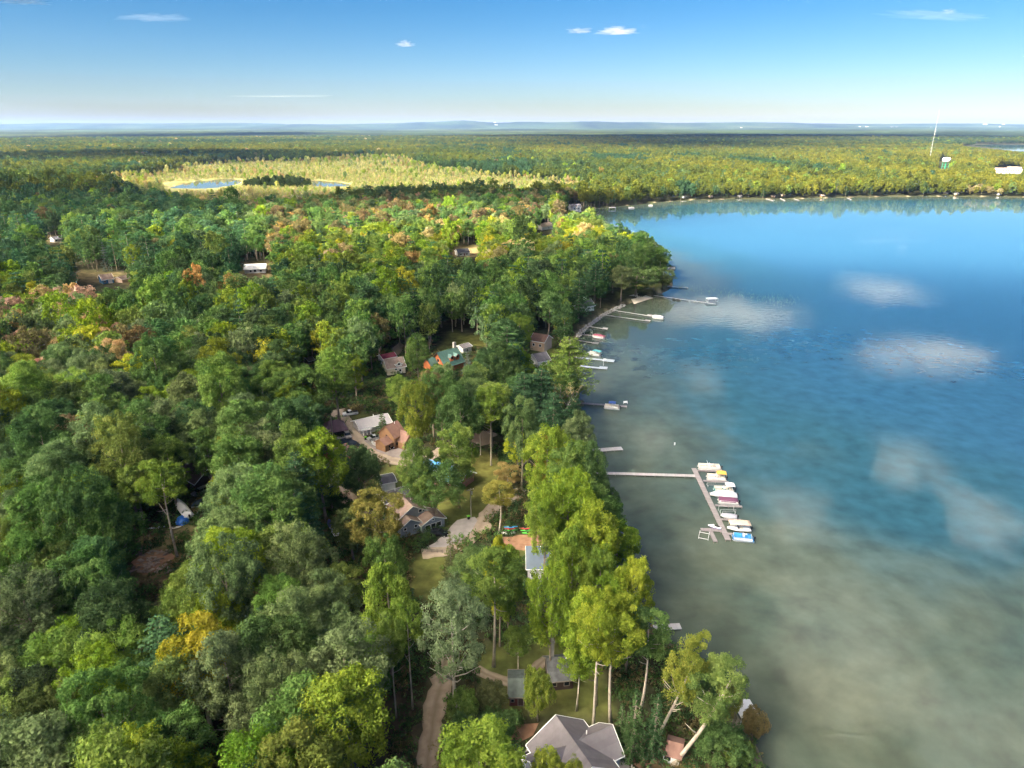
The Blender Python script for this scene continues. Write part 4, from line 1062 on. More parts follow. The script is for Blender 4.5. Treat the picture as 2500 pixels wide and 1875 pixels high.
sheet('dirt_patch', [(956,852),(975,836),(992,844),(988,868),(962,874)], DIRT, 0.05, seed=5)
sheet('concrete_patio', [(1262,1900),(1280,1835),(1298,1808),(1322,1798),(1336,1850),(1330,1910)], CONC, 0.05, wob=0.1, seed=6)
ribbon('concrete_path', [(1462,1800),(1490,1830),(1520,1865),(1545,1900)], 1.4, CONC, 0.05, 6)
ribbon('footpath', [(1163,1632),(1190,1648),(1222,1660),(1246,1666)], 2.4, DIRT, 0.05, 7)
ribbon('footpath', [(1302,1642),(1318,1622),(1336,1606)], 2.2, DIRT, 0.055, 8)
ribbon('footpath', [(1392,1455),(1415,1458),(1442,1458)], 1.4, CONC, 0.05, 9)
sheet('leaf_litter', [(320,1372),(360,1345),(410,1340),(425,1365),(400,1395),(345,1405)], LITTER, 0.05, seed=8)
sheet('leaf_litter', [(1225,1310),(1310,1305),(1330,1330),(1280,1345),(1230,1335)], LITTER, 0.05, seed=9)
sheet('leaf_litter', [(1500,1800),(1600,1790),(1640,1850),(1560,1880),(1520,1850)], LITTER, 0.045, seed=10)
sheet('leaf_litter', [(1250,1775),(1310,1765),(1300,1795),(1265,1815),(1240,1800)], LITTER, 0.045, seed=11)
sheet('bare_earth', [(1040,1275),(1070,1262),(1092,1262),(1085,1272),(1055,1285)], LITTER, 0.06, seed=12)
CLEAR = list(CLEAR_LATE) + [wpoly([(1000,1960),(1070,1960),(1112,1590),(1075,1590)]), wpoly([(815,1000),(850,1000),(1000,1105),(1200,1050),(1210,1070),(1000,1140),(880,1110)]),
         wpoly([(780,1160),(800,1150),(915,1262),(895,1275)]), wpoly([(1290,1900),(1340,1745),(1480,1760),(1560,1900)])]
# sand of the little beach on the point
bp_ = wpoly([(1536,722),(1558,716),(1578,719),(1596,723),(1572,730),(1548,738)]); bmx = bmesh.new()
c_ = bp_.mean(0); vs_ = [bmx.verts.new((p[0], p[1], max(lh1_(p[0], p[1]), 0.02) + 0.04)) for p in bp_]; vc_ = bmx.verts.new((c_[0], c_[1], lh1_(c_[0], c_[1]) + 0.08))
for i in range(len(vs_)): bmx.faces.new((vs_[i], vs_[(i+1) % len(vs_)], vc_))
bme = bpy.data.meshes.new('beach'); bmx.to_mesh(bme); bmx.free(); bme.materials.append(BEACH); tag(link('beach', bme), kind='structure')
# ================================================================== WHERE THE TREES STAND
def solve_h(P, vtop):
    b = (937.5 - vtop) / FPX
    zz = P.y * (b * _cp - _sp) / (_cp + b * _sp)
    return CAM_H + zz
TREES = []       # placed trees: x, y, radius for spacing
def lh1(x, y):
    return float(land_h(np.array([x]), np.array([y]))[0])
def plant(name, cat, proto, x, y, h, w, tint, label, group, rz=None, z=None):
    cm, tm, H0, R0_ = proto
    z = lh1(x, y) if z is None else z
    e = empty(name, (x, y, max(z, 0.0)), 0 if rz is None else rz, label, cat, group)
    s = (w / (2 * R0_), w / (2 * R0_), h / H0)
    t = link('trunk', tm, e, scale=s)
    c = link('crown', cm, e, scale=s); c['kind'] = 'stuff'; c['tint'] = tuple(tint) + (1.0,)
    TREES.append((x, y, w / 2))
    return e
def hand(u, vtop, h, wpx, tint, fam, label, k=0, base=None, rz=None, name='broadleaf_tree', cat='tree', group='trees around the cottages'):
    if base:
        P = at(base[0], base[1]); h = solve_h(P, vtop) - 1.2
    else:
        h *= 1.11; P = at(u, vtop, h + 1.2)
    f = P.y * _cp + (CAM_H - h * 0.7) * _sp
    w = wpx * f / FPX
    rz = RNG.uniform(0, 6.28) if rz is None else rz
    plant(name, cat, fam[k % len(fam)], P.x, P.y, h, w, tint, label, group, rz)
def mixc(a, b, f=0.5): return tuple(x * (1 - f) + y * f for x, y in zip(a, b))
HI, TALL, LEAN, LOW, LOOSE, SHR, PINE, SPR, BARE = PROTO_HI, PROTO_TALL, PROTO_LEAN, PROTO_LOW, PROTO_LOOSE, PROTO_SHRUB, PROTO_PINE, PROTO_SPRUCE, PROTO_BARE
# -- trees by the cabins and the lake edge
hand(0, 1335, 0, 135, LM, TALL, 'slender tall maple with a long pale bare trunk before the cabins', 0, (1205, 1627))
hand(0, 1535, 0, 85, LM, TALL, 'small maple on a straight pole-like trunk by the green-roofed shed', 1, (1265, 1652))
hand(1218, 1303, 24, 72, YE, HI, 'bright yellow maple top by the kayak lawn', 2)
hand(1350, 1372, 24, 130, YG, HI, 'broad yellow-green maple behind the dark shingled cabin', 4)
hand(0, 1440, 0, 135, mixc(YG, YE, .45), TALL, 'yellowing maple with a pale trunk rising beside the big grey roof', 1, (1448, 1780))
hand(0, 1450, 0, 130, mixc(YG, YE, .3), TALL, 'yellow-green maple with a pale trunk next to the dark conifers', 2, (1490, 1766))
hand(0, 1575, 0, 85, YG, TALL, 'young yellow-green maple by the corner of the dark cabin', 0, (1407, 1735))
hand(1470, 1425, 24, 175, YG, HI, 'wide yellow-green maple crown over the lake bank', 1)
hand(1548, 1368, 23, 115, mixc(YG, YE, .5), HI, 'golden green maple leaning to the short dock', 3)
hand(1585, 1480, 21, 115, MG, TALL, 'green tree with a tilted bare trunk over the shallows', 2)
hand(0, 1560, 0, 105, mixc(YG, OR, .3), LEAN, 'leaning poplar with a thick pale trunk and rusty top', 0, (1590, 1825), 0.1)
hand(0, 1612, 0, 135, mixc(GG, YG, .4), LEAN, 'leaning poplar with dead limbs above the little boathouse', 1, (1642, 1866), 0.05)
hand(1850, 1718, 6.5, 66, mixc(BR, OR, .2), LOW, 'rust-brown bush tilted over the water by the white dock roof', 0, name='shrub', cat='shrub')
hand(1785, 1668, 8, 62, mixc(BR, YG, .5), LOW, 'olive brown bush on the bank behind the white dock roof', 1, name='shrub', cat='shrub')
hand(1742, 1612, 9, 75, DG, LOW, 'dark green bush hanging over the shallows', 0, name='shrub', cat='shrub')
hand(1770, 1775, 7, 130, mixc(MG, DG, .5), LOW, 'low green thicket at the foot of the leaning poplars', 1, name='shrub', cat='shrub')
hand(1800, 1810, 4, 90, LM, LOW, 'low yellow-flecked bush at the water edge by the boathouse', 0, name='shrub', cat='shrub')
hand(1556, 1690, 13, 90, DG, SPR, 'dark drooping hemlock beside the big grey roof', 0, name='conifer_tree')
hand(1608, 1698, 12, 80, mixc(DG, BG), SPR, 'dark hemlock between the pale trunks and the leaning poplar', 1, name='conifer_tree')
hand(1520, 1720, 8, 55, DG, SPR, 'small dark hemlock at the corner of the big grey roof', 1, name='conifer_tree')
hand(1100, 1425, 25, 190, (0.135, 0.180, 0.092), LOOSE, 'tall grey-green tree with dead branches over the lane', 0)
hand(0, 1455, 0, 80, mixc(LM, YG, .4), TALL, 'tall maple with a long grey trunk beside the lane', 0, (1008, 1732))
hand(935, 1372, 24, 125, mixc(YG, LM, .4), HI, 'yellow-green maple beside the grey-green tree over the lane', 2)
hand(0, 1500, 0, 85, LM, TALL, 'maple on a thin shaded trunk deeper in the wood by the lane', 1, (968, 1752))
hand(1130, 1690, 8.5, 80, mixc(MG, LM), LOW, 'round bushy tree at the edge of the lane', 0)
hand(1315, 1640, 10, 75, mixc(YG, BR, .2), LOW, 'small yellow-green tree between the two cabins', 1)
hand(1195, 1670, 7, 80, mixc(DG, BR, .5), LOW, 'brownish shrub before the green-roofed shed', 0, name='shrub', cat='shrub')
hand(1118, 1752, 8, 80, mixc(MG, DG), LOW, 'dense dark bush bordering the lane', 1, name='shrub', cat='shrub')
hand(1215, 1735, 5, 110, mixc(DG, MG), LOW, 'low spreading shrub in the yard below the shed', 0, name='shrub', cat='shrub')
hand(1170, 1792, 20, 225, mixc(YG, LM, .3), HI, 'yellow-green maple top beside the big grey roof', 5)
hand(1335, 1822, 17, 85, mixc(YE, LM), HI, 'gold-flecked maple top reaching over the big grey roof', 2)
hand(1400, 1848, 16, 70, mixc(YG, OR, .3), HI, 'small gold maple top over the lower eave of the grey roof', 6)
# -- bank and middle of the settlement
hand(1392, 1148, 26, 175, YG, HI, 'large bright yellow-green maple on the bank by the long dock', 4)
hand(1448, 1232, 24, 140, mixc(YG, YE, .3), HI, 'yellow-tinged maple on the bank beside the long dock', 0)
hand(1332, 1196, 22, 110, mixc(YG, LM), HI, 'yellow-green maple behind the kayak rack', 3)
hand(1400, 1290, 22, 120, mixc(YG, LM, .3), HI, 'yellow-green maple beside the blue gambrel roof', 1)
hand(1470, 1330, 20, 95, mixc(LM, YG), HI, 'light green maple over the lone jet ski', 6)
hand(1362, 1340, 12, 70, mixc(DG, MG), SPR, 'dark cedar beside the blue gambrel roof', 0, name='conifer_tree')
hand(1442, 1090, 24, 85, mixc(DG, MG), HI, 'dark green tree behind the shore end of the long dock', 5)
hand(1474, 1165, 17, 82, mixc(DG, MG), HI, 'dark green round tree hanging over the water by the long dock', 0)
hand(1402, 1078, 25, 130, mixc(MG, LM), HI, 'green maple on the bank by the wooden platform', 2)
hand(1342, 1062, 21, 70, (0.25, 0.185, 0.045), HI, 'brown-gold maple behind the bank trees', 2)
hand(1275, 975, 25, 95, mixc(GG, MG), HI, 'tall grey-green tree beside the dirt parking patch', 3)
hand(1500, 1280, 12, 55, mixc(GG, BR, .5), BARE, 'thin half-bare tree over the water by the lone jet ski', 0, name='bare_tree')
hand(1150, 1338, 17, 105, mixc(MG, GG), HI, 'grey-green tree beside the sandy drive', 0)
hand(1110, 1400, 13, 80, mixc(GG, BR, .3), HI, 'dull olive tree by the garden lamp', 6)
hand(1240, 1342, 22, 85, mixc(LM, YG), HI, 'light green maple before the blue gambrel roof', 5)
hand(1097, 1300, 12, 46, mixc(GG, BR, .45), SPR, 'narrow grey-olive cedar at the end of the sandy drive', 0, name='conifer_tree')
hand(1115, 1043, 22, 105, LM, HI, 'upright green maple hiding the blue-roofed house', 3)
hand(1015, 1078, 22, 92, mixc(LM, MG, .3), HI, 'leafy green maple at the bend of the dirt road', 0)
hand(1062, 1128, 17, 150, MG, HI, 'wide deep-green maple on the lawn before the blue-roofed house', 1)
hand(878, 1092, 11, 112, mixc(DG, GG, .25), LOW, 'big round dark crab apple between the road and the brown barn', 0, (878, 1218))
hand(908, 1203, 17, 150, (0.175, 0.165, 0.045), HI, 'rusty orange-green oak beside the grey-blue house', 4)
hand(850, 1240, 13, 95, mixc(MG, BR, .3), HI, 'dull green tree leaning on the rusty oak', 2)
hand(0, 938, 0, 82, mixc(LM, YG, .5), TALL, 'tall light green maple beside the utility pole', 1, (1199, 1136))
hand(1012, 925, 25, 88, mixc(YG, OR, .25), HI, 'gold-tinted maple behind the brown wooden house', 6)
hand(1075, 908, 24, 110, MG, HI, 'dense green maple in the row behind the brown wooden house', 1)
hand(1052, 905, 22, 75, BR, HI, 'brown-topped oak behind the gold-tinted maple', 3)
hand(1120, 945, 24, 115, mixc(MG, DG), HI, 'dark green maple behind the dirt parking patch', 0)
hand(930, 1008, 10, 44, DG, SPR, 'dark spruce in front of the ribbed metal roof', 0, (936, 1066), name='conifer_tree')
hand(772, 1043, 25, 118, YG, HI, 'glowing yellow-green maple by the purple-roofed garage', 2)
hand(712, 1035, 25, 120, mixc(LM, MG, .3), HI, 'green maple beside the glowing yellow one', 0)
hand(705, 1120, 20, 100, mixc(MG, LM), HI, 'green maple below the glowing yellow one', 5)
hand(0, 1172, 0, 80, mixc(OR, YG, .45), TALL, 'thin orange maple beside the sandy drive', 2, (1218, 1302))
hand(0, 1130, 0, 62, mixc(OR, TN, .4), TALL, 'sparse orange maple between the lawn and the bank', 0, (1240, 1240))
hand(812, 1196, 5, 68, DG, LOW, 'clipped dark round bush beside the lane', 1, (812, 1246), name='shrub', cat='shrub')
hand(0, 1120, 0, 105, mixc(YG, LM, .5), TALL, 'yellow-green tree on a long pale trunk in the boat yard', 0, (433, 1360))
hand(535, 1150, 14, 62, mixc(YE, YG, .3), HI, 'small golden maple beside the boat yard', 6)
hand(700, 905, 17, 45, TN, BARE, 'leafless twiggy tree among the green maples', 1, name='bare_tree')
hand(640, 1105, 18, 85, mixc(OR, GG, .5), BARE, 'half-bare tree with a rusty top by the boat yard', 1, name='bare_tree')
hand(1375, 925, 19, 75, TN, BARE, 'pale twiggy half-bare tree by the lakeside pines', 0, name='bare_tree')
hand(1000, 780, 13, 38, SP, SPR, 'blue spruce behind the log house', 0, name='conifer_tree')
hand(1140, 857, 10, 34, SP, SPR, 'small blue spruce at the porch of the log house', 1, name='conifer_tree')
hand(1260, 1095, 3, 40, MG, LOW, 'low round hedge bush by the driveway', 1, name='shrub', cat='shrub')
hand(1016, 818, 19, 62, mixc(MG, LM, .4), HI, 'dense rounded maple between the cream cottage and the log house', 1)
hand(1078, 892, 21, 92, GG, HI, 'grey-green tree screening the front of the log house', 3)
hand(1150, 898, 22, 88, mixc(GG, MG), HI, 'grey-green tree beside the small blue spruce', 0)
hand(1268, 765, 20, 70, mixc(YG, MG), HI, 'gold-green tree above the tan lakeside house', 4)
# -- pines and point
for i, (u, v, h, w_, t, lb) in enumerate((
        (1392, 828, 24, 120, LM, 'light green white pine over the parallel docks'), (1322, 905, 22, 115, BG, 'dark white pine on the slope above the parallel docks'),
        (1352, 965, 20, 95, BG, 'dark pine on the bank above the blue-topped pontoon boat'), (1280, 915, 22, 100, BG, 'dark pine behind the bank pines'),
        (1238, 800, 23, 115, mixc(BG, MG), 'broad pine behind the brown lakeside cottage'), (1496, 578, 25, 44, LM, 'single tall pine standing above the point'),
        (1455, 640, 22, 70, BG, 'dark pine on the neck of the point'), (1415, 680, 22, 75, mixc(BG, DG), 'dark pine behind the walled bank'),
        (1312, 660, 22, 60, BG, 'dark pine in the sunlit wood edge'))):
    hand(u, v, h, w_, t, PINE, lb, i, name='pine_tree', group='pines along the lake')
hand(1577, 593, 25, 58, MG, HI, 'tall tree with a round head on the point', 3)
hand(1612, 622, 17, 45, mixc(LM, MG), HI, 'light green small tree on the point', 2)
hand(1556, 655, 15, 115, mixc(MG, GG), HI, 'spreading tree on the lawn of the point', 4)
hand(1620, 655, 12, 60, mixc(MG, BR, .3), HI, 'rounded tree at the tip of the point', 1)
hand(1520, 650, 19, 60, mixc(GG, BR, .3), HI, 'upright olive tree beside the red-roofed house', 5)

# -- ground that must stay open, and views that must stay clear
KEEP = [np.array(q, float) for q in (
    [(1000,1875),(1085,1875),(1080,1700),(1035,1690),(980,1640),(930,1700),(930,1830)],
    [(1270,1890),(1300,1790),(1350,1742),(1440,1750),(1500,1795),(1580,1890)],
    [(1150,1640),(1240,1600),(1330,1585),(1430,1590),(1440,1690),(1510,1700),(1560,1760),(1580,1800),(1500,1790),(1330,1740),(1220,1770),(1170,1720)],
    [(985,1235),(1080,1180),(1240,1180),(1270,1220),(1310,1280),(1310,1312),(1180,1325),(1120,1350),(1085,1440),(1010,1440),(1000,1355),(975,1290)],
    [(790,1010),(822,985),(885,985),(960,1000),(1015,1010),(1020,1070),(1090,1080),(1190,1050),(1215,1100),(1250,1160),(1150,1210),(1040,1230),(930,1238),(870,1250),(795,1215),(800,1100)],
    [(330,1300),(355,1225),(420,1210),(410,1150),(480,1140),(505,1210),(475,1270),(445,1300),(450,1390),(340,1420),(290,1390)],
    [(775,1255),(850,1255),(860,1345),(800,1345)],
    [(915,852),(955,836),(990,838),(1050,846),(1110,812),(1190,815),(1148,872),(1060,892),(985,908),(925,922)],
    [(590,632),(658,632),(658,672),(590,672)], [(175,655),(315,660),(312,695),(190,695)], [(1100,596),(1175,596),(1148,630),(1105,630)],
    [(118,572),(156,572),(156,594),(118,594)], [(1300,802),(1348,802),(1348,850),(1300,850)], [(1296,850),(1338,850),(1338,884),(1296,884)],
    [(1402,712),(1446,712),(1446,745),(1402,745)], [(1311,538),(1347,538),(1347,568),(1311,568)], [(1386,490),(1420,490),(1420,514),(1386,514)],
    [(1490,1120),(1850,1120),(1850,1360),(1530,1290)], [(1458,1080),(1525,1080),(1525,1108),(1458,1108)], [(1428,965),(1540,965),(1540,1002),(1428,1002)],
    [(1415,842),(1512,842),(1512,906),(1420,906)], [(1410,795),(1482,790),(1482,842),(1410,842)], [(1485,712),(1770,712),(1770,795),(1482,770)],
    [(1222,1278),(1308,1278),(1308,1312),(1222,1312)], [(1283,1328),(1350,1328),(1350,1405),(1283,1405)], [(1385,1438),(1440,1438),(1440,1470),(1385,1470)],
    [(742,862),(764,862),(764,884),(742,884)], [(783,892),(804,892),(804,914),(783,914)], [(1610,1795),(1682,1795),(1682,1860),(1610,1860)],
    [(1790,1700),(1845,1700),(1845,1748),(1790,1748)], [(1600,1515),(1665,1515),(1665,1540),(1600,1540)], [(1505,1390),(1560,1390),(1560,1412),(1505,1412)],
    [(2330,354),(2420,352),(2510,352),(2510,371),(2440,366)], [(2293,383),(2318,383),(2318,412),(2293,412)], [(2430,403),(2496,403),(2496,424),(2430,424)],
    [(400,436),(592,434),(590,448),(520,461),(400,464)], [(760,439),(858,443),(852,455),(765,452)],
    [(1530,1320),(1555,1320),(1555,1345),(1530,1345)], [(1225,1100),(1245,1200),(1160,1260),(1130,1200),(1170,1110)])]
ROADS_PX = {}
def crown_hits(u, v0, v1, w):
    """does a crown seen at u, from v0 (top) to v1 (bottom), w wide, cover any kept view"""
    hit = np.zeros(len(u), bool)
    for q in KEEP:
        lo, hi = q.min(0), q.max(0)
        c = (u + w * .5 > lo[0]) & (u - w * .5 < hi[0]) & (v1 > lo[1]) & (v0 < hi[1]) & ~hit
        ii = np.where(c)[0]
        if not len(ii): continue
        bad = np.zeros(len(ii), bool)
        for fx, fy in ((0, .06), (0, .3), (0, .55), (0, .8), (0, .96), (-.42, .3), (.42, .3), (-.42, .55), (.42, .55), (-.3, .12), (.3, .12)):
            bad |= sdist(np.stack([u[ii] + fx * w[ii], v0[ii] + fy * (v1[ii] - v0[ii])], 1), q) > 0
        hit[ii[bad]] = True
    return hit

rng = np.random.default_rng(77)
def field_points(r0, r1, sp, amax=43):
    xs = np.arange(-r1, r1, sp); ys = np.arange(0, r1, sp * 0.87)
    X, Y = np.meshgrid(xs, ys); X = X + (np.arange(len(ys)) % 2)[:, None] * sp * 0.5
    X = (X + rng.uniform(-.36, .36, X.shape) * sp).ravel(); Y = (Y + rng.uniform(-.36, .36, Y.shape) * sp).ravel()
    r = np.hypot(X, Y); a = np.degrees(np.arctan2(X, Y))
    ok = (r >= r0) & (r < r1) & (np.abs(a) < amax)
    return X[ok], Y[ok]
parts = [field_points(38, 420, 8.8, 60), field_points(420, 1000, 9.0), field_points(1000, 2600, 9.2), field_points(2600, 4250, 13.0), field_points(4250, 6050, 18.0)]
FX = np.concatenate([p[0] for p in parts]); FY = np.concatenate([p[1] for p in parts])
sdw = water_sd(np.stack([FX, FY], 1))
marsh_sd = sdist(np.stack([FX, FY], 1), MARSH_W) + marsh_wob(FX, FY)
ok = sdw < -2.2
# thin the marsh edge of far lakes, open fields and lawns
for q in FIELDS: ok &= ~((sdist(np.stack([FX, FY], 1), q) > 0) & (rng.random(len(FX)) < 0.93))
for q in LAWNS: ok &= ~(sdist(np.stack([FX, FY], 1), q) > -0.5)
FX, FY, sdw, marsh_sd = FX[ok], FY[ok], sdw[ok], marsh_sd[ok]
r = np.hypot(FX, FY)
FZ = land_h(FX, FY, sdw)
in_marsh = marsh_sd > 0
gu, gvv = proj(FX, FY, FZ + 9.0)
ic = at(682, 456); id_ = ((FX - ic.x) / (0.5 * (at(772, 456) - at(592, 456)).length)) ** 2 + ((FY - ic.y) / 52.0) ** 2
islet = id_ < 1 + 0.25 * vnoise(FX, FY, 25, 51)
in_marsh &= ~islet
mtree = in_marsh & (rng.random(len(FX)) < 0.04 + 0.16 * (vnoise(FX, FY, 110, 41) > 0.4) + 0.6 * np.clip(1 - marsh_sd / 75, 0, 1)); in_marsh &= ~mtree
H = 22.5 * rng.lognormal(0, 0.15, len(FX)); H[in_marsh] = rng.uniform(3.0, 7.5, in_marsh.sum())
H *= np.where(r > 900, 0.9, 1.0);  H[mtree] *= rng.uniform(0.35, 0.75, mtree.sum()); H[islet] = rng.uniform(9, 20, islet.sum()) * (1.05 - 0.45 * np.clip(id_[islet], 0, 1))
near_shore = (sdw > -14)
H[near_shore] *= rng.uniform(0.62, 1.0, near_shore.sum())
W = H * rng.uniform(0.46, 0.66, len(FX)); W[~in_marsh] = np.clip(W[~in_marsh], 8.0, np.where(r[~in_marsh] < 400, 13.8, 16.0)); W[mtree] = H[mtree] * rng.uniform(0.35, 0.6, mtree.sum())
u_, v_top = proj(FX, FY, FZ + H); ub, v_bot = proj(FX, FY, FZ + H * 0.24); um, v_mid = proj(FX, FY, FZ + H * 0.7)
dep = FY * _cp + (CAM_H - FZ - H * .7) * _sp
wpx = W / np.maximum(dep, 5) * FPX
vis_ok = ~crown_hits(um, v_top, v_bot, wpx)
# roads, houses and the placed trees keep their footing
HT = np.array(TREES)
for tx, ty, tr_ in HT: vis_ok &= (np.hypot(FX - tx, FY - ty) > 2.2 + 0.55 * tr_)
# placed trees keep their faces: nothing random right in front of them
vis_ok &= ~((um > 1015) & (v_mid > 1470)); vis_ok &= ~((um > 1180) & (um < 1900) & (v_bot > 1480))
FXs = dict(X=FX, Y=FY, Z=FZ, H=H, W=W)
zones = zone_of(um, v_mid); zones[in_marsh] = 'marsh'; zones[islet] = 'dark'; zones[mtree] = 'marsh'
tint = pick(zones, rng)
# distant woods run in stands: colour follows the ground in broad patches
fm = np.isin(zones, ['far', 'farR']); q_ = 0.6 * vnoise(FX, FY * 0.6, 150, 61) + 0.55 * vnoise(FX, FY * 0.5, 620, 62)
q_ = np.clip(0.45 + 0.85 * q_ + np.where(zones == 'farR', 0.10, 0.0) + 0.17 * rng.normal(size=len(FX)), 0, 1)[:, None]
lo_, mi_, hi_ = np.array(DG) * 0.75, np.array((0.088, 0.110, 0.020)), np.array((0.145, 0.150, 0.022))
pat = np.where(q_ < 0.5, lo_ + (mi_ - lo_) * q_ * 2, mi_ + (hi_ - mi_) * (q_ - 0.5) * 2) * (1 + 0.16 * rng.normal(size=(len(FX), 1)))
sel_ = fm & (rng.random(len(FX)) < 0.93); tint[sel_] = np.clip(pat[sel_], 0.01, 0.6)
pn_ = vnoise(FX, FY * 0.45, 120, 71) + 0.5 * vnoise(FX, FY * 0.45, 45, 72)
t1_ = fm & (pn_ > 0.78) & (rng.random(len(FX)) < 0.7); tint[t1_] = np.array((0.225, 0.195, 0.085)) * rng.uniform(0.75, 1.2, (t1_.sum(), 1)); H[t1_] *= 0.7
t2_ = fm & (pn_ < -0.80); tint[t2_] = np.array(BG) * rng.uniform(0.7, 1.0, (t2_.sum(), 1))
tint[islet] = np.array((0.030, 0.046, 0.016)) * rng.uniform(0.7, 1.3, (islet.sum(), 1))
kind = np.full(len(FX), 'broad', dtype=object); kind[r > 950] = 'far'; kind[in_marsh] = 'marsh'
con = rng.random(len(FX)); dz_ = (zones == 'dark')
con_p = np.where(dz_, 0.26, np.where(zones == 'mid', 0.09, np.where(zones == 'farR', 0.10, 0.05))) * np.where((zones == 'near') | (zones == 'pink'), 0.3, 1.0)
pine_m = (con < con_p) & ~in_marsh & ~islet
kind[pine_m] = 'pine'; kind[pine_m & (rng.random(len(FX)) < 0.3)] = 'spruce'
cc = np.isin(kind, ['pine', 'spruce'])
tint[cc] = np.array(BG) * (1 + 0.25 * rng.normal(size=(cc.sum(), 1))) * np.array((1.1, 1.05, 1.0))
spm = (kind == 'spruce') & (rng.random(len(FX)) < 0.4); tint[spm] = np.array(SP) * rng.uniform(0.7, 1.1, (spm.sum(), 1))
W[(r > 1000) & (r < 2600) & ~in_marsh] *= 0.88; W[r > 2600] *= 1.12; W[r > 4250] *= 1.25; W[kind == 'pine'] *= 0.85; W[kind == 'spruce'] = H[kind == 'spruce'] * 0.30; H[kind == 'spruce'] *= 0.8

tint = np.clip(tint, 0.008, 0.6)
# ---- the largest in the picture stand as trees of their own
COLN = [(DG, 'dark green'), (MG, 'mid green'), (YG, 'yellow-green'), (GG, 'grey-green'), (BG, 'deep blue-green'), (YE, 'golden yellow'), (OR, 'orange'), (RD, 'reddish'), (TN, 'tan'), (BR, 'brown'), (LM, 'light green'), (SP, 'blue-grey')]
def colname(t):
    return min(COLN, key=lambda c: sum((math.log(a) - math.log(b)) ** 2 for a, b in zip(c[0], t)))[1]
def placename(u, v):
    if v > 1420 and u < 1060: return 'in the dense wood bordering the dirt lane'
    if u < 330 and v < 1000: return 'in the reddening wood edge'
    if u < 700 and v > 1050: return 'in the wood around the boat yard'
    if u > 1230 and v > 1000: return 'on the lake bank'
    if u > 1180: return 'in the wood above the parallel docks'
    if v > 1040: return 'among the cottages'
    return 'in the wood behind the cottages'
inframe = (um > -60) & (um < 2560) & (v_top < 1900) & (v_bot > 0)
cand = np.where(vis_ok & inframe & np.isin(kind, ['broad', 'pine', 'spruce']))[0]
cand = cand[np.argsort(dep[cand])]
n_hand_b = sum(1 for o in COL.objects if o.name.startswith('broadleaf_tree'))
quota = {'broad': 298 - n_hand_b, 'pine': 30, 'spruce': 16}
single = []
for i in cand:
    if quota[kind[i]] > 0: quota[kind[i]] -= 1; single.append(i)
if FAST_LAYOUT: single = []
nm = {'broad': ('broadleaf_tree', HI), 'pine': ('pine_tree', PINE), 'spruce': ('conifer_tree', SPR)}
for i in single:
    name, fam = nm[kind[i]]; cn = colname(tint[i]); pl = placename(um[i], v_mid[i])
    shape = {'broad': 'broadleaf tree', 'pine': 'white pine', 'spruce': 'pointed spruce'}[kind[i]]
    wd_ = 'broad' if W[i] / H[i] > 0.60 else ('slim' if W[i] / H[i] < 0.50 else 'full')
    ht_ = 'towering ' if H[i] > 25.5 else ('low ' if H[i] < 20 else '')
    lb = '%s%s-crowned %s %s %s' % (ht_, wd_, cn, shape, pl) if kind[i] == 'broad' else '%s%s %s %s' % (ht_, cn, shape, pl)
    plant(name, 'tree', fam[rng.integers(len(fam))], FX[i], FY[i], H[i], W[i] * 1.06, tint[i], lb, lb.replace('broadleaf tree', 'trees').replace('pine ', 'pines ').replace('spruce ', 'spruces '), rng.uniform(0, 6.28), FZ[i])
rest = vis_ok.copy(); rest[single] = False

# ---- and the rest are one forest
def scatter(name, X, Y, Z, idx, rot, scl, tnt):
    me = bpy.data.meshes.new(name); n = len(X)
    me.vertices.add(n); me.vertices.foreach_set('co', np.stack([X, Y, Z], 1).astype(np.float32).ravel())
    a = me.attributes.new('idx', 'INT', 'POINT'); a.data.foreach_set('value', idx.astype(np.int32))
    a = me.attributes.new('rot', 'FLOAT_VECTOR', 'POINT'); a.data.foreach_set('vector', rot.astype(np.float32).ravel())
    a = me.attributes.new('scl', 'FLOAT_VECTOR', 'POINT'); a.data.foreach_set('vector', scl.astype(np.float32).ravel())
    a = me.attributes.new('tint', 'FLOAT_COLOR', 'POINT'); a.data.foreach_set('color', np.concatenate([tnt, np.ones((n, 1))], 1).astype(np.float32).ravel())
    o = link(name, me)
    g = bpy.data.node_groups.new(name, 'GeometryNodeTree')
    g.interface.new_socket('Geometry', in_out='INPUT', socket_type='NodeSocketGeometry')
    g.interface.new_socket('Geometry', in_out='OUTPUT', socket_type='NodeSocketGeometry')
    gi, go = g.nodes.new('NodeGroupInput'), g.nodes.new('NodeGroupOutput')
    ci = g.nodes.new('GeometryNodeCollectionInfo'); ci.inputs['Collection'].default_value = PROTO_COL
    ci.inputs['Separate Children'].default_value = True; ci.inputs['Reset Children'].default_value = True
    ip = g.nodes.new('GeometryNodeInstanceOnPoints'); ip.inputs['Pick Instance'].default_value = True
    def na_(nm_, ty):
        q = g.nodes.new('GeometryNodeInputNamedAttribute'); q.data_type = ty; q.inputs['Name'].default_value = nm_; return q.outputs['Attribute']
    e2r = g.nodes.new('FunctionNodeEulerToRotation')
    g.links.new(gi.outputs[0], ip.inputs['Points']); g.links.new(ci.outputs[0], ip.inputs['Instance'])
    g.links.new(na_('idx', 'INT'), ip.inputs['Instance Index'])
    g.links.new(na_('rot', 'FLOAT_VECTOR'), e2r.inputs[0]); g.links.new(e2r.outputs[0], ip.inputs['Rotation'])
    g.links.new(na_('scl', 'FLOAT_VECTOR'), ip.inputs['Scale'])
    g.links.new(ip.outputs[0], go.inputs[0])
    md = o.modifiers.new('scatter', 'NODES'); md.node_group = g
    return o
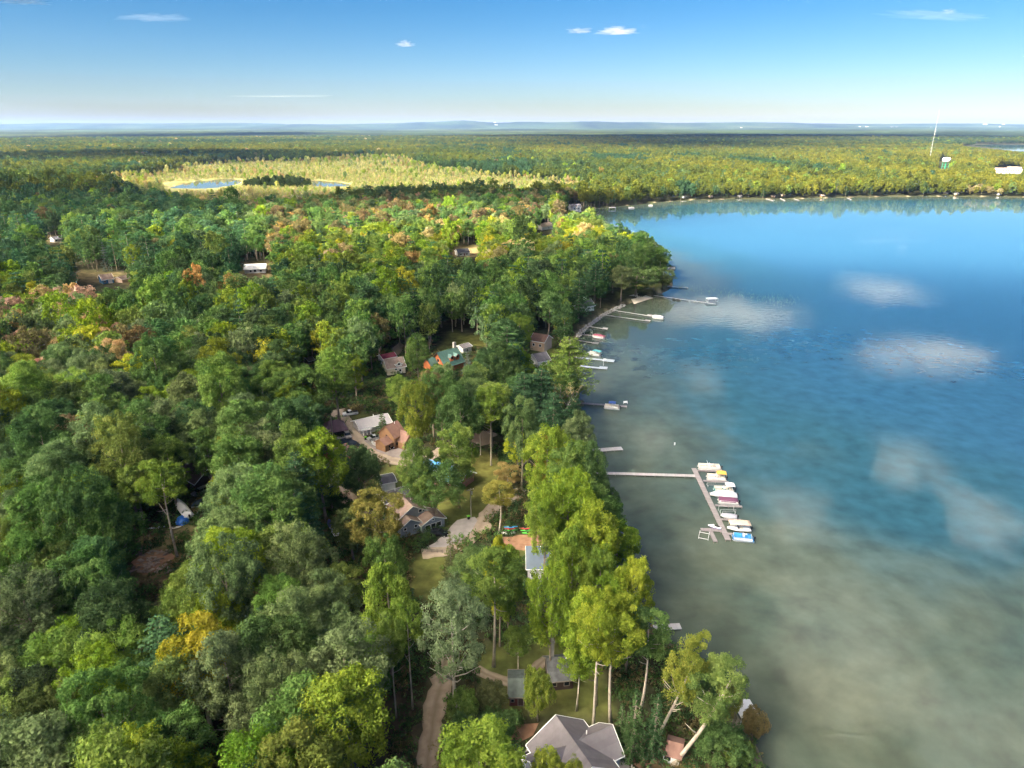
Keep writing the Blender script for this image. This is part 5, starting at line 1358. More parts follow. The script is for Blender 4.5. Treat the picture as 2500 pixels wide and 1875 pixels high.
def scatter_kinds(name, sel, label):
    ii = np.where(sel)[0]; idx = np.zeros(len(ii), int); scl = np.zeros((len(ii), 3))
    for k, i in enumerate(ii):
        p = PROTO_N[kind[i]]; q = p[int(rng.integers(len(p)))]
        idx[k] = q[0]; s = W[i] / (2 * q[2]); scl[k] = (s, s, H[i] / q[1])
    rot = np.zeros((len(ii), 3)); rot[:, 2] = rng.uniform(0, 6.28, len(ii))
    o = scatter(name, FX[ii], FY[ii], FZ[ii] - 0.1, idx, rot, scl, tint[ii])
    tag(o, label, 'forest', None, 'stuff'); return o
scatter_kinds('forest', rest & ~in_marsh, 'mixed green and autumn forest stretching to the hills')
scatter_kinds('marsh_growth', rest & in_marsh, 'straw-coloured thicket of the marsh around the ponds')
# extra reeds and sprays in the marsh, and undergrowth below the near trees
def extra(name, n, ptest, knd, tints, hs, ws, label, seed):
    g = np.random.default_rng(seed)
    X, Y = ptest(g, n)
    sdx = water_sd(np.stack([X, Y], 1)); Z = land_h(X, Y, sdx)
    uu, vv = proj(X, Y, Z + hs[1] * 0.6)
    okk = (sdx < -1.0)
    if name == 'marsh_brush': okk &= ~(inside(uu, vv, [(400,440),(594,434),(594,449),(520,463),(400,465)]) | inside(uu, vv, [(760,438),(860,442),(854,456),(764,455)]))
    f_ = Y * _cp + (CAM_H - Z) * _sp
    X, Y, Z = X[okk], Y[okk], Z[okk]; m = len(X)
    p = PROTO_N[knd]; q = g.integers(len(p), size=m); h = g.uniform(*hs, m); w_ = g.uniform(*ws, m)
    idx = np.array([p[k][0] for k in q]); scl = np.stack([w_ / (2 * p[0][2]), w_ / (2 * p[0][2]), h / p[0][1]], 1)
    rot = np.zeros((m, 3)); rot[:, 2] = g.uniform(0, 6.28, m)
    tn = np.array(tints)[g.integers(len(tints), size=m)] * (1 + 0.15 * g.normal(size=(m, 1)))
    tag(scatter(name, X, Y, Z, idx, rot, scl, np.clip(tn, 0.01, 0.6)), label, 'undergrowth', None, 'stuff')
def in_marsh_pts(g, n):
    lo, hi = MARSH_W.min(0) - 20, MARSH_W.max(0) + 20
    P = g.uniform(lo, hi, (n, 2)); P = P[sdist(P, MARSH_W) + marsh_wob(P[:, 0], P[:, 1]) > 0]; return P[:, 0], P[:, 1]
extra('marsh_brush', 22000, in_marsh_pts, 'marsh', [(0.36, 0.34, 0.15), (0.30, 0.30, 0.11), TN, YG, (0.24, 0.26, 0.07), (0.21, 0.24, 0.06)], (1.6, 5.5), (2.5, 5.5), 'pale reeds and brush filling the marsh', 5)
def near_pts(g, n):
    rr_ = np.sqrt(g.uniform(45 ** 2, 330 ** 2, n)); aa = g.uniform(rad(-48), rad(40), n)
    P = np.stack([np.sin(aa) * rr_, np.cos(aa) * rr_], 1); k = np.ones(n, bool)
    for q in LAWNS + CLEAR: k &= sdist(P, q) < -0.8
    P = P[k]; return P[:, 0], P[:, 1]
extra('undergrowth', 12000, near_pts, 'under', [DG, MG, DG, BR], (0.8, 2.4), (1.6, 4.0), 'low dark undergrowth on the forest floor', 6)
# ================================================================== HOUSES
e, L, rise = house('house', 'house', 'large house with mauve-grey multi-gabled roof and white eaves', (1357, 1746), (1446, 1872), 8.0, 10.0, 3.4, W_BLUE, R_GREY, over=0.6,
    wins=[('E', -2.4, 1.0, 1.6, 1.5), ('E', 0.0, 1.0, 1.6, 1.5), ('E', 2.4, 1.0, 1.6, 1.5), ('E', 0, 4.2, 1.4, 1.2)], vents=[(-1.0, 3.2, 5.9)])
wing(e, 14.5, 6.4, 3.3, 2.7, -L * 0.02, 0.0, True, W_BLUE, R_GREY, 0.5)
for y in (-7.55, 7.55):
    for x in (-2.2, 2.2): MB().box(x - 0.09, x + 0.09, y - 0.09, y + 0.09, 0.05, 3.2).build('porch_post', TRIM, e)
house('shed', 'shed', 'small shed with mossy grey-green roof and oxblood front', (1240, 1656), (1281, 1656), 4.6, 6.2, 2.3, W_RED, R_GREEN, [('S', -0.7, 1.0, 0.5, 0.6)], [('S', 0.8, 0.9, 1.9, W_DARK)], over=0.3, trim=POST)
house('cabin', 'cabin', 'dark log cabin with weathered shingle roof and pale chimney', (1333, 1607), (1398, 1601), 6.2, 6.0, 2.7, W_DARK, R_CABIN, [('S', 0.9, 1.0, 0.9, 1.1), ('S', -1.4, 1.1, 0.7, 0.8)], over=0.4, trim=POST,
      chimney=(-1.1, 1.9, 0.75, 7.2, CONC), vents=[(1.2, -0.5, 5.4)])
e, L, rise = house('house', 'house', 'slate-blue roofed house behind the shore maples with white terrace', (1284, 1333), (1343, 1333), 8.0, 7.5, 3.6, W_GREY, R_BLUE, [('S', -1.2, 1.0, 1.0, 1.2), ('S', 1.2, 1.0, 1.0, 1.2)], over=0.4, vents=[(0.6, -0.8, 7.0)])
MB().box(-2.6, 2.9, -7.2, -3.9, 0.0, 0.35).build('terrace', CONC, e)
e, L, rise = house('house', 'house', 'grey-blue house with brown stepped roofs and white trim beside the gravel drive', (976, 1204), (1008, 1236), 8.0, 7.6, 4.4, W_BLUE, R_BROWN, over=0.45,
    wins=[('E', 2.2, 4.2, 0.9, 0.8), ('E', 3.2, 4.2, 0.7, 0.8), ('S', 2.0, 3.0, 0.9, 0.9)], vents=[(0.5, 1.0, 7.2)])
wing(e, 3.6, 5.4, 3.3, 1.6, L/2 + 0.9, -2.0, False, W_BLUE, R_BROWN)
for yy in (-3.9, -0.9): opening(e, 'window', 'E', yy + 0.4, 2.0, 0.7, 0.7, L + 5.42, 8)
wing(e, 5.0, 6.6, 2.7, 1.5, L/2 + 1.2, 4.0, False, W_BLUE, R_BROWN)
for yy in (2.4, 4.0, 5.6): opening(e, 'window', 'E', yy, 0.8, 1.25, 1.25, L + 7.42, 8)
opening(e, 'window', 'E', 4.0, 3.0, 0.5, 0.5, L + 7.42, 8)
house('garage', 'garage', 'low charcoal-roofed garage next to the stepped brown roofs', (928, 1207), (994, 1187), 5.0, 5.6, 2.4, W_RED, R_DARK, [('W', 0, 0.9, 0.9, 0.8)], over=0.35, vents=[(0, -0.9, 4.4)])
house('garage', 'garage', 'little white garage with flat dark roof on the lawn', (925, 1168), (963, 1161), 4.2, 5.0, 2.5, W_WHITE, R_DARK, (), [('S', 0.2, 2.7, 2.1, WHITE)], over=0.4)
e, L, rise = house('house', 'house', 'bright blue roofed house half hidden by the green maples', (1040, 1120), (1142, 1150), 6.4, 8.0, 2.8, mat('brick_wall', (0.30, 0.13, 0.10), 0.9, var=0.25, scale=3), R_SKY, [('S', 1.5, 0.9, 1.2, 1.2)], over=0.6, chimney=(5.4, -3.4, 1.5, 4.4, BRICK))
wing(e, 8.5, 6.0, 2.7, 1.9, -1.6, 0.6, True, W_WHITE, R_WHITE)
e, L, rise = house('house', 'house', 'cedar-brown wooden house with steep red-brown roofs at the road bend', (940, 1040), (970, 1026), 8.8, 7.0, 4.4, W_BROWN, R_RUST, over=0.4, trim=W_BROWN,
    wins=[('S', -1.4, 1.2, 0.9, 1.0), ('S', 1.4, 3.4, 0.9, 0.8), ('W', 0, 3.6, 0.8, 0.8)], vents=[(0.3, -1.2, 8.1)])
wing(e, 3.6, 4.4, 2.8, 1.4, -L/2 - 1.6, -0.4, False, W_BROWN, R_RUST, trim=W_BROWN)
opening(e, 'window', 'S', -L/2 - 1.6, 1.1, 0.8, 0.8, L, 5.22, W_BROWN)
wing(e, 5.0, 5.0, 3.0, 2.4, 1.4, -4.2, True, W_BROWN, R_RUST, trim=W_BROWN)
opening(e, 'window', 'S', 0.2, 1.2, 0.8, 0.9, L, 13.42, W_BROWN); opening(e, 'window', 'S', 2.2, 1.2, 0.8, 0.9, L, 13.42, W_BROWN)
e, L, rise = house('cottage', 'cottage', 'pale cottage with ribbed silver metal roof and porch posts', (866, 1027), (946, 1009), 5.2, 7.6, 2.4, W_GREY, R_METAL, [('W', -1.2, 0.9, 0.9, 1.1), ('S', 2.0, 0.9, 1.0, 1.0)], over=0.6, vents=[(0.5, -0.7, 4.9)])
sl = rise / 3.8
for k in range(18):
    x = -L/2 - 0.4 + (L + 0.8) * (k + 0.5) / 18
    MB().poly([(x-0.03, -4.3, 2.4 + rise + 0.13 - 4.3*sl), (x+0.03, -4.3, 2.4 + rise + 0.13 - 4.3*sl), (x+0.03, -0.02, 2.4 + rise + 0.13), (x-0.03, -0.02, 2.4 + rise + 0.13),
               (x-0.03, -4.3, 2.4 + rise + 0.20 - 4.3*sl), (x+0.03, -4.3, 2.4 + rise + 0.20 - 4.3*sl), (x+0.03, -0.02, 2.4 + rise + 0.20), (x-0.03, -0.02, 2.4 + rise + 0.20)],
              [(0, 3, 2, 1), (4, 5, 6, 7), (0, 1, 5, 4), (1, 2, 6, 5), (2, 3, 7, 6), (3, 0, 4, 7)]).build('roof_seam', R_METAL, e)
for x in (-L/2 + 0.3, -L/2 + 1.6, -L/2 + 2.9): MB().box(x-0.11, x+0.11, -5.3, -5.08, 0, 1.95).build('porch_post', TRIM, e)
MB().box(-L/2 - 0.2, -L/2 + 3.6, -5.6, -3.75, 1.93, 2.05).build('porch_roof', R_METAL, e); MB().box(-L/2, -L/2 + 3.4, -5.5, -3.85, -0.05, 0.25).build('porch_floor', DECK, e)
c, yaw, L = ridge_place((803, 1027), (827, 1023), 6.2)
e = empty('garage', (c.x, c.y, 1.15), yaw, 'plum-roofed open garage beside the dirt road', 'garage')
MB().box(-3.3, 3.3, -3.3, 3.3, 0, 2.3).build('wall', W_TAN, e)
hp = [(-4, -4.1, 2.2), (4, -4.1, 2.2), (4, 4.1, 2.2), (-4, 4.1, 2.2), (-L/2, 0, 5.05), (L/2, 0, 5.05)]
MB().poly(hp, [(0, 1, 5, 4), (1, 2, 5), (2, 3, 4, 5), (3, 0, 4), (3, 2, 1, 0)]).build('roof', R_PURP, e)
opening(e, 'door', 'S', 0.2, 0.1, 4.6, 1.95, 6.6, 6.6, TRIM, BLACKP)  # black panel stands for the shade inside the open doorway, not a door
MB().box(-3.6, 3.6, -5.4, -3.4, 0.02, 0.2).build('apron', CONC, e)
house('barn', 'barn', 'orange-walled barn with rose metal roof behind the dark crab apple', (800, 1106), (844, 1082), 6.0, 7.0, 2.8, W_ORANGE, R_PINK, [('W', 0, 1.0, 0.8, 0.8)], over=0.4, trim=W_ORANGE)
e, L, rise = house('cottage', 'cottage', 'cream cottage with tan roof, dormer and white front', (936, 877), (984, 870), 7.4, 7.4, 3.2, W_CREAM, R_TAN, [('W', 0.5, 1.0, 0.8, 1.0), ('W', 0, 3.6, 0.7, 0.8), ('S', -0.2, 1.9, 0.8, 0.9), ('S', 1.6, 1.0, 0.9, 1.0)], over=0.4)
wing(e, 3.6, 2.6, 4.4, 1.0, 1.2, -1.9, True, W_WHITE, R_TAN, 0.3); opening(e, 'window', 'S', 1.2, 3.9, 0.9, 0.9, L, 7.44)
house('shed', 'shed', 'wine-red roofed shed behind the cream cottage', (927, 866), (962, 859), 4.8, 5.5, 2.4, W_GREY, R_WINE, [('S', 0.6, 0.8, 0.7, 0.9), ('S', -1.6, 0.8, 0.7, 0.9)], over=0.3)
e, L, rise = house('house', 'house', 'orange log house with green metal roof, dormers and stone chimney', (1066, 861), (1116, 847), 9.4, 9.6, 3.3, W_LOG, R_TEAL, [('W', 0.0, 1.0, 1.4, 1.4), ('W', 0.0, 4.0, 1.0, 1.1)], over=0.7, trim=W_RED, chimney=(4.4, 0.3, 1.1, 10.2, CONC))
for xx in (-0.6, 2.4):
    wing(e, 3.4, 1.9, 5.9, 0.9, xx, -2.3, True, W_LOG, R_TEAL, 0.25, W_RED); opening(e, 'window', 'S', xx, 5.2, 0.8, 0.9, L, 8.04, W_RED)
wing(e, 4.6, 5.6, 3.2, 2.4, -L/2 - 1.6, 2.6, False, W_LOG, R_TEAL, 0.4, W_RED)
house('shed', 'shed', 'small white shed behind the stone chimney of the log house', (1120, 843), (1143, 836), 5.0, 5.0, 2.8, W_WHITE, R_GREY, [('S', 0, 1.1, 0.7, 0.7)], over=0.3)
house('farmhouse', 'house', 'white house with long white metal roof in the clearing', (596, 645), (650, 643), 7.0, 10.0, 3.0, W_WHITE, R_WHITE, [('S', -3, 0.9, 1.4, 1.4), ('S', 0, 0.9, 1.6, 1.8), ('S', 4, 0.9, 1.4, 1.4)], [('S', 1.6, 1.0, 2.1, WHITE)])
house('barn', 'barn', 'blue barn with brown roof and white door at the field', (241, 671), (272, 667), 7.0, 8.0, 3.0, W_BARN, R_BROWN, [('S', -2.0, 1.0, 1.0, 1.0)], [('S', 1.2, 2.2, 2.4, WHITE)])
house('shed', 'shed', 'brown-roofed shed next to the blue barn', (286, 676), (309, 671), 5.2, 7.0, 2.6, W_TAN, R_BROWN, (), ())
house('house', 'house', 'white-walled house with black roof by the sunlit meadow', (1113, 608), (1143, 606), 6.4, 9.0, 2.9, W_WHITE, R_DARK, [('S', -2.6, 0.9, 1.3, 1.2), ('S', 2.6, 0.9, 1.3, 1.2)], [('S', 0.4, 1.0, 2.0, W_RED)])
house('house', 'house', 'small white house with slate roof at the edge of the straw field', (124, 578), (150, 575), 6.0, 9.0, 2.8, W_WHITE, R_DARK, [('S', -2.5, 0.8, 1.6, 1.2), ('S', 3, 0.8, 1.6, 1.2)])
house('house', 'house', 'tan-roofed house beside a dark round tree before the cove', (1314, 546), (1342, 542), 7.4, 10.0, 3.2, W_WHITE, R_TAN, [('S', 2, 1, 1.2, 1.2), ('E', 0, 3.6, 1.0, 1.0)])
e, L, rise = house('house', 'house', 'white twin-gabled house at the head of the cove', (1391, 498), (1416, 497), 10.5, 9.0, 5.4, W_WHITE, R_GREY, [('S', -3.6, 0.9, 1.6, 1.6), ('S', 0, 0.9, 1.6, 1.6), ('S', 3.6, 0.9, 1.6, 1.6)])
for xx in (-3.2, 2.6): wing(e, 3.0, 4.6, 5.4, 2.6, xx, -4.6, True, W_WHITE, R_GREY); opening(e, 'window', 'S', xx, 3.4, 1.6, 1.6, L, 12.24)
e, L, rise = house('house', 'house', 'tan lakeside house with rust roof among the pines', (1303, 812), (1340, 818), 8.6, 8.0, 5.0, W_TAN, R_RUST, [('S', -1.8, 2.4, 1.0, 1.2), ('S', 1.6, 2.4, 1.0, 1.2)])
house('house', 'house', 'mauve-grey hipped roof house under the lakeside pines', (1300, 864), (1333, 858), 6.6, 8.0, 3.0, W_WHITE, R_GREY, [('W', 0, 1, 1, 1)])
e, L, rise = house('house', 'house', 'white house with dark roof and a little white cupola by the walled bank', (1405, 733), (1442, 728), 7.4, 9.0, 3.2, W_WHITE, R_DARK, [('E', 0, 1.2, 1.2, 1.6), ('S', 1, 1, 1, 1)])
MB().box(0.2, 1.6, -1.0, 0.6, 5.4, 8.2).build('cupola', WHITE, e); gable_roof(1.4, 1.6, 8.2, 0.7, 0.2, 0.1, 0.9, -0.2).build('cupola_roof', R_DARK, e); opening(e, 'window', 'S', 0.9, 7.0, 0.5, 0.6, L, 2.02)
house('house', 'house', 'red-roofed house on the point', (1524, 628), (1560, 635), 7.0, 9.0, 3.0, W_WHITE, R_RED, [('S', -2, 1, 1.2, 1.2), ('S', 2, 1, 1.2, 1.2)])
house('shed', 'shed', 'small white shed under the orange tree on the point', (1536, 664), (1548, 661), 4.0, 3.6, 2.2, W_WHITE, R_TAN)
house('shed', 'shed', 'grey-roofed hut alone in the dark wood', (745, 873), (761, 869), 4.6, 4.6, 2.4, W_DARK, R_GREY)
house('shed', 'shed', 'brown-roofed hut half hidden in the wood', (786, 901), (803, 898), 4.4, 5.0, 2.4, W_RED, R_BROWN)
house('house', 'house', 'brown-sided house in deep shade behind the boat yard', (452, 1118), (506, 1146), 7.0, 8.0, 3.0, W_DARK, R_BROWN, [('S', -1.5, 1.0, 1.2, 1.0)])
house('shed', 'shed', 'dark-roofed shed at the foot of the wood by the lane', (790, 1868), (875, 1866), 4.5, 4.5, 2.4, W_RED, R_DARK)
house('boathouse', 'boathouse', 'little white boathouse with rust-brown roof under the leaning poplars', (1628, 1806), (1670, 1818), 4.2, 3.6, 2.1, W_WHITE, R_RUST, [('S', -0.9, 0.7, 1.1, 1.0)], [('W', 0, 0.9, 1.9, GLASS)], over=0.4, trims=False)
c, yaw, L = ridge_place((1811, 1705), (1832, 1741), 3.4)
e = empty('boat_shelter', (c.x, c.y, 0), yaw, 'white-roofed boat shelter standing in the shallows', 'boat shelter')
gable_roof(L, 3.0, 2.7, 0.35, 0.2, 0.08).build('roof', R_WHITE, e)
for x in (-L/2 + .2, L/2 - .2):
    for y in (-1.4, 1.4): MB().tube([(x, y, -1.2), (x, y, 2.7)], 0.06, 6).build('post', ALU, e)
for i, (u, v, w_, wm, rm, lb) in enumerate(((1807, 482, 12, W_GREY, R_GREY, 'grey cottage on the far shore in a gap of the trees'), (1888, 482, 10, W_TAN, R_TAN, 'pale cottage with a tan roof beside the far beach docks'), (1913, 480, 8, W_TAN, R_TAN, 'tan boathouse next to the golden poplars on the far shore'),
        (2007, 481, 12, W_BROWN, R_BROWN, 'brown cottage low on the far shore'), (2311, 474, 14, W_TAN, R_RUST, 'rust-roofed house above the bare sandy bank of the far shore'), (2336, 477, 8, W_TAN, R_GREY, 'pale boathouse beside the bare sandy bank'),
        (2419, 472, 14, W_TAN, R_TAN, 'tan-roofed house among the far shore trees beside the gold tree'), (2440, 477, 9, W_GREY, R_GREY, 'tiny grey hut on the far lawn'), (1670, 484, 12, W_GREY, R_DARK, 'dark-roofed cottage shaded by the far shore trees'), (1735, 483, 12, W_TAN, R_BROWN, 'brown-roofed cottage shaded by the far shore trees'))):
    house('cottage', 'cottage', lb, (u - w_*.3, v - 6), (u + w_*.3, v - 6.3), 4.4, 5.0, 2.2, wm, rm, [('S', -1.2, 0.9, 1.2, 1.1), ('S', 1.2, 0.9, 1.2, 1.1)], group='cottages on the far shore')

# ================================================================== DOCKS, BOATS AND LIFTS
P0, P1 = at(1455, 1154, DZ), at(1697, 1161, DZ); T0, T1 = at(1694, 1143, DZ), at(1778, 1318, DZ)
e = empty('dock', (P0.x, P0.y, 0), math.atan2((P1 - P0).y, (P1 - P0).x), 'long boardwalk dock ending in a slanting crosswalk with finger piers', 'dock', 'docks along the lake shore')
f2 = lambda p: Vector((p.x, p.y, 0))
run(e, f2(P0), f2(P1), 1.5, DECK_W); run(e, f2(T0), f2(T1), 1.45, DECK, z=DZ + 0.02)
for a, b, w_ in (((1703, 1148), (1748, 1150), .8), ((1717, 1173), (1779, 1176), .9), ((1731, 1203), (1748, 1205), .8), ((1746, 1233), (1812, 1236), .9), ((1760, 1267), (1809, 1269), .8), ((1711, 1292), (1760, 1294), 1.3), ((1735, 1297), (1747, 1322), 1.1), ((1773, 1302), (1796, 1304), .9)):
    run(e, f2(at(*a, DZ)), f2(at(*b, DZ)), w_, DECK, 3.0)
AWN = lambda n, c: pal('canvas_' + n, c, 0.85, var=0.08)
pontoon('white open pontoon boat with cream seats and a tow arch', (1703, 1138), (1761, 1141), arch=True)
pontoon('cream pontoon boat with a yellow sunshade', (1724, 1163), (1773, 1167), canopy=AWN('yellow', (0.62, 0.38, 0.08)), can=(0.02, 0.5))
pontoon('pontoon boat with a white sunshade and green floor', (1742, 1194), (1793, 1196), canopy=AWN('white', (0.66, 0.64, 0.66)), can=(0.02, 0.45), floor=pal('boat_carpet_green', (0.03, 0.16, 0.15), 0.9))
runabout('big motor boat under a tall white cover', (1733, 1208), (1798, 1210), cover=AWN('offwhite', (0.60, 0.62, 0.68)), beam=2.5, dome=0.9)
pontoon('pontoon boat under a plum cover on a lift', (1752, 1220), (1804, 1225), cover=AWN('plum', (0.13, 0.05, 0.10)), z=0.2)
runabout('small white speedboat under a grey cover', (1759, 1258), (1799, 1263), cover=AWN('grey', (0.30, 0.30, 0.36)), beam=2.0, dome=0.4, z=0.25)
runabout('white motor boat under a long tan canopy', (1775, 1289), (1832, 1292), canopy=AWN('tan', (0.52, 0.40, 0.32)), beam=2.3)
pontoon('pontoon boat with bright blue floor and seats', (1787, 1309), (1841, 1315), floor=pal('boat_carpet_blue', (0.03, 0.18, 0.42), 0.9), seats=pal('boat_vinyl_blue', (0.05, 0.25, 0.52)))
jet_ski('white and violet jet ski parked on the arm of the crosswalk dock', (1728, 1281), (1761, 1289), pal('jet_white', (0.74, 0.73, 0.76), 0.3), pal('jet_violet', (0.06, 0.04, 0.16), 0.3), z=0.45)
jet_ski('white and blue jet ski floating alone off the bank', (1530, 1329), (1550, 1333), pal('jet_white', (0.74, 0.73, 0.76), 0.3), pal('jet_blue', (0.05, 0.10, 0.25), 0.3))
def lift(label, u, v, yaw, L, Wd, top=None, h=1.3): p = at(u, v, 0.5); boat_lift(label, (p.x, p.y), yaw, L, Wd, top, h)
lift('empty aluminium lift beside the plum-covered boat', 1775, 1246, 0.0, 4.2, 1.8); lift('aluminium lift cradling the grey-covered speedboat', 1782, 1260, 0.0, 3.4, 2.5)
lift('low lift frame beside the white-shaded pontoon boat', 1752, 1183, 0.0, 6.0, 1.2, None, 0.7); lift('bent jet ski lift in front of the short dock arm', 1719, 1306, 1.2, 2.8, 2.4, None, 0.8)
dock('stubby weathered platform dock standing apart in the water', [(1440, 1100), (1519, 1094)], 2.3, DECK_W, 2.6)
dock('dark plank dock with the blue-shaded pontoon boat alongside', [(1412, 983), (1531, 992)], 1.4, DECK_D)
pontoon('white pontoon boat with navy sunshade beside a dark plank dock', (1474, 991), (1513, 994), canopy=AWN('navy', (0.03, 0.07, 0.24)), can=(0.25, 0.7))
p = at(1527, 985, DZ); e = empty('bench', (p.x, p.y, DZ), 0.1, 'white bench at the end of the dark plank dock', 'bench')
MB().box(-0.8, 0.8, -0.25, 0.25, 0.38, 0.45).build('seat', WHITE, e); MB().box(-0.8, 0.8, 0.2, 0.28, 0.45, 0.95).build('backrest', WHITE, e)
for x in (-0.7, 0.7): MB().box(x - 0.04, x + 0.04, -0.22, 0.22, 0, 0.38).build('leg', WHITE, e)
dock('bluish dock with a square pad and white flagpole', [(1404, 892), (1463, 898)], 1.6, DECK_B, pad=(1463, 897, 1483, 898.5, 3.2))
p = at(1473, 893, DZ); e = empty('flagpole', (p.x, p.y, DZ), 0, 'white flagpole on a square dock pad', 'flagpole'); MB().tube([(0, 0, 0), (0, 0, 3.4)], [0.05, 0.03], 6).build('pole', TRIM, e); MB().box(0.03, 0.9, -0.01, 0.01, 2.8, 3.35).build('flag', WHITE, e)
dock('bluish dock with a long white pad', [(1406, 872), (1471, 878)], 1.6, DECK_B, pad=(1471, 878, 1500, 881, 3.2))
dock('narrow dock with the turquoise-shaded boat at its end', [(1404, 856), (1449, 866)], 1.0, DECK_W)
pontoon('white boat with turquoise sunshade', (1436, 860), (1468, 867), canopy=AWN('turquoise', (0.10, 0.42, 0.46)), can=(0.05, 0.6))
dock('thin grey dock with a small pad', [(1404, 829), (1448, 837)], 0.9, DECK, pad=(1447, 836.5, 1461, 838, 2.4))
dock('short dock by the rock wall beside the wine-red boat', [(1414, 815), (1451, 820)], 0.9, DECK); pontoon('pontoon boat under a wine-red cover', (1448, 818), (1478, 824), cover=AWN('wine', (0.24, 0.05, 0.09)))
lift('pale lift frame at the foot of the rock wall', 1435, 811, 0.2, 4.2, 2.6, None, 1.6)
dock('thin dock with a cream square raft at its tip', [(1434, 796), (1472, 802)], 0.8, DECK_W, pad=(1471, 801, 1484, 802, 3.2))
dock('long thin dock ending in a small square raft', [(1472, 768), (1586, 784)], 0.9, DECK_W, 4.0, pad=(1575, 781, 1588, 783, 2.2))
dock('long thin dock with a white-covered pontoon boat off its tip', [(1496, 757), (1592, 772)], 0.9, DECK_W, 4.0, pad=(1580, 768.5, 1592, 770, 2.6)); pontoon('white-covered pontoon boat moored off the tip of a long thin dock', (1593, 772), (1621, 776), cover=AWN('white', (0.66, 0.64, 0.66)))
dock('very long thin dock running out from the grassy point', [(1596, 721), (1748, 742)], 0.8, DECK_W, 4.5)
lift('lift with a white canopy at the tip of the very long dock', 1738, 735, 0.1, 6.0, 2.8, AWN('white', (0.66, 0.64, 0.66)), 1.8)
jet_ski('dark jet ski moored at the very long dock, the inner of two', (1642, 729), (1650, 731), BLACKP, RUBBER, Lfix=3.0); jet_ski('dark jet ski moored at the very long dock, the outer of two', (1652, 731), (1660, 732), BLACKP, RUBBER, Lfix=3.0)
lift('low empty lift halfway along the very long dock', 1692, 735, 0.1, 4.5, 2.2, None, 0.6)
dock('pale dock at the tip of the point by the reeds', [(1628, 699), (1680, 702)], 2.0, DECK_W, 4.0)
dock('little pale dock under the golden green maple', [(1488, 1404), (1531, 1401)], 1.7, DECK_W); dock('little grey plank dock out from the leaning trees', [(1596, 1532), (1662, 1528)], 1.8, DECK_W)
pontoon('dark covered raft-like boat anchored off the point', (1635, 652), (1646, 653), cover=BLACKP, Lfix=5.0)
dock('long thin dock at the head of the cove', [(1402, 521), (1462, 523)], 1.2, DECK_W, 6.0); dock('short dock at the head of the cove', [(1396, 528), (1422, 529)], 1.2, DECK_W, 6.0)
lift('white-canopied lift on the far sandy bank', 1495, 510, 0.0, 8.0, 3.4, AWN('white', (0.66, 0.64, 0.66)), 2.0)
pontoon('small boat moored off the far sandy bank', (1531, 507), (1552, 506.5), Lfix=7.5); pontoon('small boat moored by the far shingle', (1583, 501), (1594, 501), Lfix=6.0)
for (a, b), lb in zip((((1866, 484), (1888, 490)), ((1905, 484), (1916, 490)), ((1938, 485), (1950, 489)), ((2068, 483), (2078, 487))), ('dock before the pale cottage on the far shore', 'dock before the tan boathouse on the far shore', 'dock beside the golden poplars of the far shore', 'lone dock on the reedy far shore')): dock(lb, [a, b], 1.6, DECK_W, 6.0)
p = at(1647, 1086, 0); e = empty('mooring_buoy', (p.x, p.y, 0), 0, 'white mooring buoy floating beyond the platform dock', 'buoy')
MB().tube([(0, 0, -0.3), (0, 0, 0.7), (0, 0, 0.85)], [0.24, 0.24, 0.1], 10).build('float', WHITE, e); MB().tube([(0, 0, 0.45), (0, 0, 0.55)], 0.25, 10).build('band', pal('buoy_blue', (0.04, 0.10, 0.35)), e)

# ================================================================== VEHICLES AND YARD THINGS
car('parked_car', 'black SUV parked beside the grey-blue house', (1095, 1303), (1050, 1300), pal('paint_black', (0.012, 0.014, 0.02), 0.2, coat=0.6), 'suv')
car('parked_car', 'black sedan parked at the cedar-brown house', (957, 1094), (938, 1084), pal('paint_black', (0.012, 0.014, 0.02), 0.2, coat=0.6), 'sedan')
car('pickup_truck', 'white pickup truck on the grass above the plum-roofed garage', (838, 1011), (872, 1006), pal('paint_white', (0.74, 0.74, 0.75), 0.25, coat=0.5), 'pickup')
car('parked_car', 'silver car by the bright green bin', (900, 1071), (924, 1064), pal('paint_silver', (0.42, 0.41, 0.40), 0.3, metal=0.5), 'sedan')
car('parked_car', 'silver SUV in the dark yard beside the boat trailers', (466, 1210), (510, 1190), pal('paint_grey', (0.20, 0.21, 0.22), 0.3, metal=0.4), 'suv')
car('parked_car', 'dusty SUV parked in front of the plum-roofed garage', (852, 1068), (846, 1058), pal('paint_dust', (0.36, 0.32, 0.29), 0.4), 'suv', 4.0)
bin_cart('wheeled bin with bright green lid at the corner of the gravel drive', 1144, 1268, pal('lid_green', (0.16, 0.52, 0.03))); bin_cart('wheeled bin with bright green lid beside the silver car', 893, 1074, pal('lid_green', (0.16, 0.52, 0.03)))
utility_pole('utility pole with transformer standing on the lawn by the gravel drive', 1150, 1262, 1192); utility_pole('dark utility pole beside the dirt parking patch', 1173, 1111, 1058, False); utility_pole('bare utility pole before the plum-roofed garage', 815, 1090, 1018, False)
e, L, r_ = None, None, None
def pontoon_on_land(label, pa, pb, cover): o = pontoon(label, pa, pb, z=1.55, cover=cover); return o
pontoon('cream deck boat on a trailer beside the cedar-brown house', (916, 1078), (936, 1086), z=1.5, Lfix=5.6, seats=SEAT)
runabout('boat under a white cover stored in the shaded yard', (428, 1218), (462, 1262), z=1.7, cover=AWN('white', (0.66, 0.64, 0.66)), beam=2.5, dome=0.8)
runabout('dark covered boat stored beside the white-covered one', (468, 1240), (500, 1222), z=1.6, cover=AWN('black', (0.03, 0.05, 0.06)), beam=2.4, dome=0.7)
